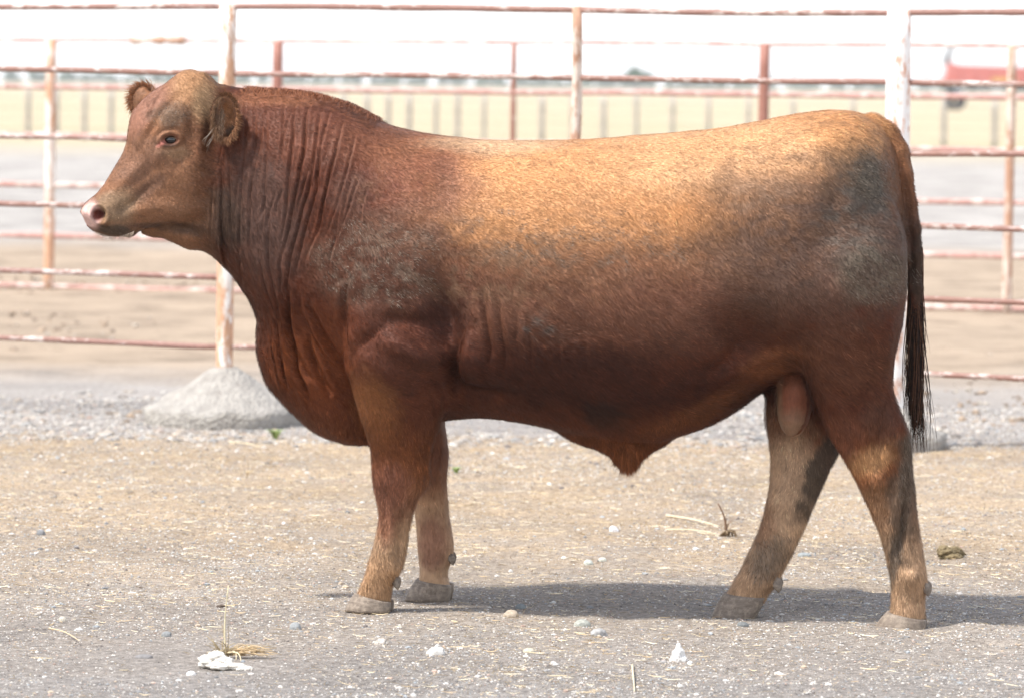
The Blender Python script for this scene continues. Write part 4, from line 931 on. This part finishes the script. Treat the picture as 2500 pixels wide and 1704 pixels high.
    Vv, q = uvs(.020, sc3=(1.0, .72, .72), c_=(ex, ey+.004, ez-.001)); mesh_obj('eye', Vv, quads=q, mat=M_eye, parent=root_e)
    # lashes
    LV = []
    def strands(name, roots, tips, r, mat, sagv=0.0, seg=5, col=None, wav=.06):
        nS = len(roots); Pn = np.zeros((nS, seg, 3)); 
        for k_ in range(seg):
            t = k_/(seg-1); Pn[:, k_] = roots*(1-t)+tips*t; Pn[:, k_, 2] -= sagv*math.sin(PI*t)
        wv = rng.normal(size=(nS, 1, 3))*.0*1; tt = np.linspace(0, 1, seg)
        amp = np.linalg.norm(tips-roots, axis=1)[:, None]*wav
        ph = rng.random((nS, 1))*6; Pn[:, :, 0] += amp*np.sin(tt[None]*5+ph)*tt; Pn[:, :, 1] += amp*np.cos(tt[None]*4+ph)*tt
        dd = Pn[:, -1]-Pn[:, 0]; s1 = np.cross(dd, [0, 1, .01]); s1 /= np.linalg.norm(s1, axis=1)[:, None]; s2 = np.cross(dd, s1); s2 /= np.linalg.norm(s2, axis=1)[:, None]
        Vn = np.zeros((nS, seg, 3, 3))
        for a_ in range(3):
            an = a_*2*PI/3; rr = (r*(1-.85*tt**1.5))[None, :, None] if np.isscalar(r) else (r[:, None]*(1-.85*tt[None]**1.5))[..., None]
            Vn[:, :, a_] = Pn+(s1*math.cos(an)+s2*math.sin(an))[:, None]*rr
        ii = np.arange(nS*seg*3).reshape(nS, seg, 3); jj = np.roll(ii, -1, 2)
        qq = np.stack([ii[:, :-1], jj[:, :-1], jj[:, 1:], ii[:, 1:]], -1).reshape(-1, 4)
        cc = None if col is None else np.repeat(col, seg*3, 0)
        return mesh_obj(name, Vn.reshape(-1, 3), quads=qq, mat=mat, parent=root_e, cols=cc)
    M_hair = mat_vcol('dark_hair', .6, .12)
    nl = 26; t = np.linspace(-1, 1, nl); rt = np.stack([ex+t*.016, np.full(nl, ey-.003), ez+.009-.005*t*t], -1); tp_ = rt+np.stack([t*.006, np.full(nl, -.016), np.full(nl, -.004)], -1)
    strands('lashes', rt, tp_, .0005, M_hair, col=np.tile([.25, .17, .12], (nl, 1)))
    # ---- tail switch
    nT = 820; u_ = rng.random(nT); a_ = rng.random(nT)*2*PI; rr = np.sqrt(rng.random(nT))
    top = np.array([P3(2076, 560+170*t_, -.035) for t_ in u_])
    lenpx = 620+rng.random(nT)**.8*400
    rts = top+np.stack([np.cos(a_)*.020*rr, np.sin(a_)*.014*rr, np.zeros(nT)], -1)
    yend = np.clip(700+rng.random(nT)**.75*330, 0, 1030)
    cl = np.round(rng.random(nT)*11)/11
    xc = np.interp(yend, [700, 760, 830, 880, 930, 980, 1030], [2080, 2082, 2080, 2073, 2070, 2076, 2084]); xw = np.interp(yend, [700, 800, 880, 950, 1030], [17, 22, 21, 17, 9])
    tipx = xc+(cl-.5)*2*xw+rng.normal(size=nT)*1.5
    tps = np.array([P3(a, b, -.035+.02*(c_-.5)) for a, b, c_ in zip(tipx, yend, rng.random(nT))])
    pick = rng.random(nT)[:, None]; tc = np.where(pick < .6, np.array([[.026, .015, .011]]), np.array([[.10, .045, .025]]))*(.6+.8*rng.random((nT, 1)))
    tps[:16] = np.array([P3(2096+28*q_, 985+45*q_, -.03) for q_ in rng.random(16)])
    strands('tail_switch', rts, tps, .0009+.0018*rng.random(nT)**2, M_hair, col=tc, seg=12, wav=.028)
    # flicked-out ends and sheath tuft
    nS = 420; a_ = rng.random(nS); rts = np.array([P3(1398+42*t_, 1030+6*math.sin(t_*3), 0) for t_ in a_])+np.stack([np.zeros(nS), (rng.random(nS)-.5)*.04, np.zeros(nS)], -1)
    tps = np.array([P3(1390+56*t_+8*(r_-.5), 1050+18*r_*(.6+t_*.5), 0) for t_, r_ in zip(a_, rng.random(nS))])+np.stack([np.zeros(nS), (rng.random(nS)-.5)*.02, np.zeros(nS)], -1)
    strands('sheath_tuft', rts, tps, .0011, M_hair, col=np.tile([.20, .09, .045], (nS, 1))*(.6+.8*rng.random((nS, 1))))
    # ear fringe: long hair on the front rim, short hair on the rest of the rim, tufts inside; and on the far ear
    def fringe(nS, cxp, cyp, rx_, ry_, yq, a0, a1, out, down, tow, col, rad, jit=2.0, fill=False):
        a_ = a0+(a1-a0)*rng.random(nS); g_ = rng.normal(size=(nS, 3)); f_ = rng.random(nS)**.5 if fill else np.ones(nS)
        qx, qy = cxp+rx_*f_*np.cos(a_)+jit*g_[:, 0], cyp+ry_*f_*np.sin(a_)+jit*g_[:, 1]
        X_, Z_ = T(qx, qy, np.full(nS, yq)); rts = np.stack([X_, np.full(nS, yq)+.004*g_[:, 2], Z_], -1)
        L_ = .5+.8*rng.random(nS)
        tps = rts+np.stack([out*np.cos(a_)*L_+.004*g_[:, 1], tow*L_, (-out*np.sin(a_)-down)*L_+.003*g_[:, 0]], -1)
        return rts, tps, np.array(col)[None]*(.45+1.1*rng.random((nS, 1))), np.full(nS, rad)
    sets = [fringe(450, 512, 266, 26, 49, -.215, 2.1, 4.3, .006, .016, -.008, (.20, .11, .06), .0008), fringe(800, 512, 266, 26, 49, -.205, -2.0, 2.1, .012, .003, -.010, (.22, .105, .052), .0008),
            fringe(260, 500, 275, 10, 40, -.20, 0, 6.28, -.002, .018, -.014, (.30, .20, .13), .0006, fill=True), fringe(8, 484, 300, 3, 10, -.215, 0, 6.28, .0, .045, -.02, (.30, .24, .19), .0009),
            fringe(1500, 326, 226, 24, 28, .19, 1.4, 5.4, .012, .003, -.016, (.50, .27, .15), .0008, jit=5)]
    sets[3][1][:, 0] -= .022
    o_ = strands('ear_fringe', *[np.concatenate([q_[i_] for q_ in sets]) for i_ in (0, 1)], np.concatenate([q_[3] for q_ in sets]), M_hair, col=np.concatenate([q_[2] for q_ in sets]))
    # chin whiskers
    nS = 120; a_ = rng.random(nS); rts = np.array([P3(215+90*t_, 525+12*math.sin(t_*PI), -.17) for t_ in a_]); tps = rts+np.stack([-.004+.01*(rng.random(nS)-.5), -.01*rng.random(nS), -.010-.014*rng.random(nS)], -1)
    strands('whiskers', rts, tps, .0004, M_hair, col=np.tile([.45, .36, .28], (nS, 1)))
    # ---- hooves and dewclaws
    mh = NT('horn'); pc = mh.coord((1, 1, 5)); nz = mh.noise(pc, 22, 4, .6); n4 = mh.noise(mh.coord(), 60, 5, .7)
    c = mh.mix(mh.ramp(nz, [(.3, 0.0), (.7, 1.0)]), (.13, .102, .08), (.24, .195, .155)); c = mh.mix(mh.ramp(n4, [(.45, 0.0), (.65, .8)]), c, (.34, .28, .22))
    mh.bump(mh.math('ADD', nz, mh.math('MULTIPLY', n4, .4)), .5, .006); M_horn = mh.done(c, .7, .3)
    def hoof(name, yc, cf, cb, toe, heel, wd):
        # cf/cb: coronet front/back, toe/heel: on the ground, traced px
        (fx, fz), (bx, bz), (tx, tz), (hx_, hz_) = [tuple(float(v_) for v_ in T(p_[0], p_[1], yc)) for p_ in (cf, cb, toe, heel)]
        gz0 = min(tz, hz_, .004)-.004
        Vv = []; polys = []; n = 22; mR = 9
        for sgn in (-1, 1):
            o_ = len(Vv)
            for i_ in range(mR):
                t = i_/(mR-1)
                f_ = np.array([fx+(tx-fx)*t, fz+(gz0-fz)*t]); b_ = np.array([bx+(hx_-bx)*t, bz+(gz0-bz)*t])
                wv_ = wd*(1+.14*t)*(1-.10*(t > .97)); bul = .004*math.sin(PI*t)
                for j_ in range(n):
                    a = j_/n*2*PI; ca, sa = math.cos(a), math.sin(a)
                    s__ = (1-ca)/2                      # 0 at toe, 1 at heel
                    k__ = abs(sa)**.75
                    taper = .55+.45*min(1, s__*2.2)
                    px_ = f_[0]+(b_[0]-f_[0])*s__-bul*(1 if s__ < .5 else -.6); pz_ = f_[1]+(b_[1]-f_[1])*s__
                    side_ = (sa > 0)
                    yy = k__*wv_*taper*(1.0 if (sa > 0) else .28)
                    yy = yy if sa > 0 else -yy
                    Vv.append((px_, yc+sgn*(wd*.42*taper+yy*.75+.0015), pz_))
            for i_ in range(mR-1):
                for j_ in range(n):
                    q_ = (o_+i_*n+j_, o_+i_*n+(j_+1) % n, o_+(i_+1)*n+(j_+1) % n, o_+(i_+1)*n+j_); polys.append(q_ if sgn > 0 else q_[::-1])
            polys.append(tuple(range(o_, o_+n))[::-sgn]); polys.append(tuple(range(o_+(mR-1)*n, o_+mR*n))[::sgn])
        return mesh_obj(name, np.array(Vv), polys=polys, mat=M_horn, parent=root_e)
    hoof('hoof', -.110, (808, 1342), (890, 1364), (784, 1380), (888, 1384), .050)
    hoof('hoof', .21, (946, 1312), (1027, 1326), (920, 1358), (1022, 1358), .050)
    hoof('hoof', -.13, (2014, 1386), (2102, 1404), (1983, 1424), (2100, 1416), .050)
    hoof('hoof', .02, (1643, 1344), (1738, 1354), (1614, 1390), (1712, 1402), .050)
    def dewclaw(px, py, yc, s__=.012):
        for sg in (-1, 1):
            c_ = P3(px, py, yc+sg*.020); k_ = s__/.012
            Vv, q = uvs(1.0, 18, 12); tp_z = np.clip(-Vv[:, 2], 0, 1); n_ = vnoise(Vv[:, 0]*2+px, Vv[:, 1]*2, Vv[:, 2]*2, s=9)
            Vv = Vv*(1+.10*n_)[:, None]*np.array([.0115, .009, .0175])*k_; Vv[:, 0] = Vv[:, 0]*(1-.6*tp_z)+.006*tp_z*k_; mesh_obj('dewclaw', Vv+c_+np.array([-.001+.002*sg, 0, .003*sg-.002]), quads=q, mat=M_horn, parent=root_e)
    dewclaw(901, 1320, -.11); dewclaw(1026, 1265, .21); dewclaw(2104, 1333, -.13, .013); dewclaw(1764, 1322, .02, .016)
    print('bull', time.time()-t0)
    return V
build_bull()
#BULLEND
# ------------------------------------------------------------------ clods, stones, weeds
def build_clods():
    V=[]; Fa=[]; C=[]; off = 0; N = 3000
    y = 6.9+14*rng.random(N)**1.2; hw = (y+13)*.12+.3; x = (rng.random(N)*2-1)*hw
    keep = fbm(x*.6, y*.35, s=91, o=3)+.25*rng.random(N) > .12; x, y = x[keep], y[keep]; N = len(x); s = .005+.014*rng.random(N)**2.5
    P = ICO_V[None]*(1+.6*(rng.random((N, 12, 1))-.5))*s[:, None, None]*np.stack([1+.8*rng.random(N), np.ones(N), .6+.5*rng.random(N)], -1)[:, None]
    P = P+np.stack([x, y, ground_h(x, y)+s*.3], -1)[:, None]
    col = np.array([(.26, .20, .15), (.36, .28, .21), (.44, .39, .33), (.22, .175, .135)])[rng.choice(4, N)]*(.8+.4*rng.random((N, 1)))
    o = mesh_obj('dirt_clods', P.reshape(-1, 3), tris=(ICO_F[None]+(np.arange(N)*12)[:, None, None]).reshape(-1, 3), mat=mat_vcol('clod', .95, .1), smooth=False, cols=np.repeat(col, 12, 0))
    tag(o, 'dark crumbs of dirt and dung scattered over the tan ground past the first fence', 'dirt clods', kind='stuff')
build_clods()
M_stone = mat_vcol('stone', .8, .3, 90, .004)
def ico_sub(k):
    V = ICO_V/np.linalg.norm(ICO_V, axis=1)[:, None]; F = ICO_F.copy()
    for _ in range(k):
        nv = list(V); mid = {}; nf = []
        def mp(a, b):
            q = (min(a, b), max(a, b))
            if q not in mid: v = (nv[a]+nv[b])/2; mid[q] = len(nv); nv.append(v/np.linalg.norm(v))
            return mid[q]
        for a, b, c in F:
            ab_, bc_, ca_ = mp(a, b), mp(b, c), mp(c, a); nf += [(a, ab_, ca_), (b, bc_, ab_), (c, ca_, bc_), (ab_, bc_, ca_)]
        V, F = np.array(nv), np.array(nf)
    return V, F
SV, SF = ico_sub(3)
def stone(px, py, w, h, col, label, cat='stone', name='stone', rough=.12, peak=0.0, seed=None):
    seed = int(px*7+py) if seed is None else seed
    b = G(px, py+h*.3); s_ = (b[1]+13)/F_PX*K; rx, rz = w*s_/2, h*s_*.62; ry = rx*.75
    V = SV*np.array([1, 1, 1.0]); n = fbm(SV[:, 0]*1.4+seed, SV[:, 1]*1.4, SV[:, 2]*1.4, s=seed, o=4)
    V = V*(1+rough*2.2*n+rough*.8*fbm(SV[:, 0]*6, SV[:, 1]*6, SV[:, 2]*6+seed, s=seed, o=2))[:, None]
    V = np.sign(V)*np.abs(V)**.9
    V = V*np.array([rx, ry, rz]); 
    if peak: V[:, 2] += peak*rz*np.exp(-((V[:, 0]/rx+.1)**2+(V[:, 1]/ry)**2)*5)*(V[:, 2] > 0)
    c = np.array(col)[None]*(1+.25*fbm(SV[:, 0]*3, SV[:, 1]*3, SV[:, 2]*3, s=seed+5, o=4))[:, None]
    o = mesh_obj(name, V, tris=SF, mat=M_stone, smooth=rough < .2, cols=np.clip(c, .01, .9)); o.location = (b[0], b[1], float(ground_h(b[0], b[1]))+rz*.06)
    tag(o, label, cat); return o
stone(1540, 1482, 34, 40, (.70, .685, .66), 'white jagged stone standing upright in front of the bull\'s belly, right of centre', rough=.30, peak=.7)
stone(990, 1475, 40, 24, (.62, .60, .56), 'pale grey lumpy stone lying in front of the bull\'s front hooves', rough=.16)
stone(670, 1414, 27, 24, (.30, .31, .31), 'smooth grey stone left of the front hooves', rough=.05)
stone(378, 1430, 24, 18, (.26, .27, .27), 'grey streaked stone up and left of the white bone', rough=.12)
stone(327, 1487, 42, 12, (.22, .21, .205), 'thin dark sliver of slate left of the white bone', rough=.10)
stone(93, 1206, 20, 18, (.22, .225, .23), 'round blue grey stone near the left edge of the picture', rough=.06)
stone(142, 1404, 18, 16, (.52, .48, .40), 'cream pebble at lower left, above a straw stalk', rough=.06)
stone(434, 1518, 22, 16, (.74, .72, .68), 'small white pebble just left of the white bone', rough=.10)
stone(864, 1447, 26, 20, (.55, .50, .44), 'small stone half white half brown in front of the near front hoof', rough=.22)
stone(1160, 1390, 36, 24, (.42, .35, .27), 'rounded tan stone in the front edge of the shadow', rough=.08)
stone(1182, 1369, 26, 16, (.22, .24, .24), 'flat grey green stone lying in the shadow under the bull', rough=.08)
stone(1322, 1405, 38, 24, (.36, .37, .33), 'smooth olive grey stone at the front edge of the shadow', rough=.07)
stone(1358, 1427, 38, 24, (.36, .355, .345), 'angular blue grey stone, largest just below the shadow', rough=.18)
stone(1201, 1475, 30, 17, (.50, .45, .35), 'cream oval stone left of the white jagged stone', rough=.05)
stone(1393, 1200, 22, 19, (.72, .72, .73), 'bright white stone on the ground behind the belly shadow', rough=.14)
stone(1335, 1272, 22, 16, (.52, .55, .50), 'pale green grey pebble, left one of two side by side behind the shadow', rough=.06)
stone(1367, 1270, 19, 12, (.56, .57, .50), 'pale flat pebble, right one of two side by side behind the shadow', rough=.06)
stone(1686, 1413, 27, 15, (.17, .18, .18), 'dark flat pebble right under the far hind hoof', rough=.07)
stone(1826, 1260, 32, 13, (.27, .29, .29), 'flat grey stone on the ground between the hind legs', rough=.07)
stone(504, 1372, 26, 9, (.12, .09, .07), 'small dark crumb of dung behind the tall dry stalk', 'dung', 'dung_crumb', rough=.3)
def build_dung():
    b = G(2161, 1262); root = None; V=[]; F=[]; C=[]; off=0; r3 = np.random.default_rng(11)
    for i in range(26):
        s_ = .010+.012*r3.random(); c = np.array([(r3.random()-.5)*.055, (r3.random()-.5)*.04, .004+.020*r3.random()])
        n = fbm(SV[:, 0]*2+i, SV[:, 1]*2, SV[:, 2]*2, s=i, o=3); V.append(SV*(1+.5*n)[:, None]*s_*np.array([1.2, 1, .8])+c); F.append(SF+off); off += len(SV)
        C.append(np.array([(.20, .155, .085)])*(.6+.7*r3.random())*np.ones((len(SV), 1)))
    o = mesh_obj('dung_pile', np.concatenate(V), tris=np.concatenate(F), mat=M_stone, cols=np.concatenate(C)); o.location = (b[0], b[1], float(ground_h(b[0], b[1])))
    tag(o, 'crumbly olive brown dung clod on the ground behind the near hind hoof', 'dung')
build_dung()
def build_bone():
    b = G(505, 1512); V=[]; F=[]; C=[]; off=0
    parts = [(-.040, 0, .018, .022, .018, .018), (-.018, .005, .024, .026, .02, .020), (.004, 0, .018, .022, .018, .014), (.022, -.01, .012, .020, .012, .009), (.042, -.012, .009, .018, .010, .007), (.034, .014, .010, .022, .007, .006), (.052, .004, .006, .014, .008, .005), (-.005, -.018, .010, .03, .01, .009)]+[(float(q[0]*.07), float((q[1]-.5)*.06), .005, .006+.006*float(q[2]), .004+.003*float(q[3]), .003+.003*float(q[2])) for q in np.random.default_rng(3).random((22, 4))]
    for i, (x, y, z, a, bb, c) in enumerate(parts):
        n = fbm(SV[:, 0]*2+i, SV[:, 1]*2, SV[:, 2]*2, s=i+50, o=3); n = n+.35*fbm(SV[:, 0]*5+i, SV[:, 1]*5, SV[:, 2]*5, s=i+90, o=2); V.append(SV*(1+.5*n)[:, None]*np.array([a, bb, c])+np.array([x, y, z])); F.append(SF+off); off += len(SV); C.append(np.array([(.66, .63, .57)])*np.ones((len(SV), 1)))
    o = mesh_obj('bone', np.concatenate(V), tris=np.concatenate(F), mat=M_stone, cols=np.concatenate(C)); o.location = (b[0], b[1], float(ground_h(b[0], b[1]))); o.rotation_euler = (0, 0, -.25)
    tag(o, 'crumbling white bone at the foot of the dry weed, lower left', 'bone')
build_bone()
def stalk_set(name, base, curves, radii, cols, label, cat, group=None):
    V=[]; P=[]; C=[]; off=0
    for c, r_, cc in zip(curves, radii, cols):
        v, p = tube(np.array(c), np.linspace(r_, r_*.45, len(c)), 6, wob=.2, seed=len(V)); V.append(v); P += [tuple(i+off for i in q) for q in p]; off += len(v); C.append(np.tile(cc, (len(v), 1)))
    o = mesh_obj(name, np.concatenate(V), polys=P, mat=M_stalk, cols=np.concatenate(C)); o.location = (base[0], base[1], float(ground_h(base[0], base[1]))); tag(o, label, cat, group); return o
M_stalk = mat_vcol('stalk', .75, .25)
def curve(p0, p1, bend, n=8):
    t = np.linspace(0, 1, n)[:, None]; p0, p1, bend = map(np.array, (p0, p1, bend)); return p0*(1-t)+p1*t+bend*np.sin(PI*t)
r4 = np.random.default_rng(21); b = G(512, 1490); cs, rs, cl = [], [], []
cs.append(curve((0, 0, 0), (.006, 0, .185), (-.006, .01, 0))); rs.append(.0026); cl.append((.66, .58, .38))
for i in range(34):
    a = r4.random()*2*PI; L = .03+.06*r4.random(); up = .2+.9*r4.random(); cs.append(curve((.012*(r4.random()-.5), .01*(r4.random()-.5), 0), (math.cos(a)*L*.6-.006, math.sin(a)*L*.5, L*up), (.008*r4.normal(), .008*r4.normal(), .008))); rs.append(.0009+.0012*r4.random()); cl.append(tuple(np.array((.40, .32, .20))*(.6+.7*r4.random())))
for i in range(46):
    x0 = .01+.08*r4.random(); cs.append(curve((x0*.4, .0, .006+.012*r4.random()), (x0+.03+.03*r4.random(), .02*r4.normal(), .004+.03*r4.random()), (0, .012*r4.normal(), .015*r4.random()))); rs.append(.0008+.0010*r4.random()); cl.append(tuple(np.array((.56, .42, .25))*(.7+.5*r4.random())))
for dx, dy in ((.045, -.10), (.03, -.06), (-.05, -.02)):
    cs.append(curve((0, 0, .012), (dx, dy, .004), (.01, 0, .012))); rs.append(.0022); cl.append((.68, .58, .38))
stalk_set('dry_weed', b, cs, rs, cl, 'dry tangled weed with one tall thin stalk above the white bone', 'dry weed')
b = G(1648, 1210); cs, rs, cl = [curve((0, 0, 0), (-.028, 0, .108), (.010, 0, 0))], [.0045], [(.17, .10, .06)]
for i in range(12): cs.append(curve((0, 0, .01+.03*r4.random()), (.06*r4.normal()*.6, .03*r4.normal(), .02+.06*r4.random()), (0, 0, .01))); rs.append(.0007); cl.append((.25, .16, .10))
for i in range(10): cs.append(curve((.01*r4.normal(), 0, 0), (.03*r4.random(), .03*r4.normal(), .012), (0, 0, .012))); rs.append(.004); cl.append((.20, .14, .08))
stalk_set('weed_stump', b, cs, rs, cl, 'broken brown weed stump left of the far hind leg', 'dry weed')
def lying(px0, py0, px1, py1, r_, col, label, name='straw_stalk'):
    a, c = G(px0, py0), G(px1, py1); m_ = (a+c)/2; cs = [curve((a-m_)*[1, 1, 0]+[0, 0, r_+.002], (c-m_)*[1, 1, 0]+[0, 0, r_+.004], (0, .02, .004))]
    stalk_set(name, m_, cs, [r_], [col], label, 'straw')
lying(1512, 1170, 1632, 1196, .0038, (.74, .64, .46), 'thick pale straw stalk slanting down to the brown weed stump')
lying(1510, 1197, 1625, 1206, .0030, (.74, .64, .46), 'thick pale straw stalk lying flat just left of the brown weed stump')
lying(1435, 1510, 1440, 1572, .0032, (.66, .58, .42), 'pale bent twig pointing at the camera near the bottom edge')
lying(112, 1425, 180, 1455, .0020, (.68, .52, .34), 'thin straw stalk lying slantwise at lower left')
lying(520, 1005, 590, 1018, .0028, (.72, .62, .42), 'pale straw stalk lying in front of the left concrete footing')
b = G(560, 1080); cs, rs, cl = [curve((0, 0, 0), (0, 0, .07), (.006, 0, 0))], [.0018], [(.40, .29, .18)]
for i in range(8): cs.append(curve((0, 0, .02*r4.random()), (.05*r4.normal(), .02*r4.normal(), .03*r4.random()), (0, 0, .01))); rs.append(.001); cl.append((.5, .38, .22))
stalk_set('dead_sprig', b, cs, rs, cl, 'small dead upright sprig in front of the left concrete footing', 'dry weed')
def green_weed(px, py, n, h, label, col=(.26, .34, .12)):
    b = G(px, py); V=[]; Q=[]; C=[]
    for i in range(n):
        a = r4.random()*2*PI; L = h*(.5+.6*r4.random()); o_ = np.array([math.cos(a), math.sin(a), 0]); s_ = np.array([-math.sin(a), math.cos(a), 0])*.0028; p0 = o_*.006; p1 = o_*L*.5+np.array([0, 0, L*.7]); p2 = o_*L*.95+np.array([0, 0, L*.65])
        k = len(V); V += [p0-s_*.3, p0+s_*.3, p1+s_, p1-s_, p2]; Q += [(k, k+1, k+2, k+3), (k+3, k+2, k+4)]; C += [np.array(col)*(.7+.7*r4.random())]*5
    o = mesh_obj('green_weed', np.array(V), polys=Q, mat=M_stalk, cols=np.array(C)); o.location = (b[0], b[1], float(ground_h(b[0], b[1]))); tag(o, label, 'green weed', 'green weeds sprouting from the dirt')
green_weed(625, 990, 60, .055, 'small green weed sprouting at the front edge of the left concrete footing')
green_weed(1035, 1072, 34, .030, 'tiny green weed sprouting just right of the far front leg')
print('built in', time.time()-T0)

# ------------------------------------------------------------------ air
def build_haze():
    V, p = box_poly((0, 1150, 4.2), (5200, 2650, 10.8)); m = bpy.data.materials.new('haze'); m.use_nodes = True; t = m.node_tree
    t.nodes.remove(t.nodes['Principled BSDF']); v = t.nodes.new('ShaderNodeVolumePrincipled'); v.inputs['Color'].default_value = (.97, .98, .97, 1); v.inputs['Density'].default_value = .00033; v.inputs['Anisotropy'].default_value = .2
    t.links.new(v.outputs[0], t.nodes['Material Output'].inputs['Volume'])
    o = mesh_obj('haze', V, polys=p, mat=m, smooth=False); tag(o, 'thin pale haze that fades the far field and bushes', 'haze', kind='stuff')
build_haze()
print('built in', time.time()-T0)
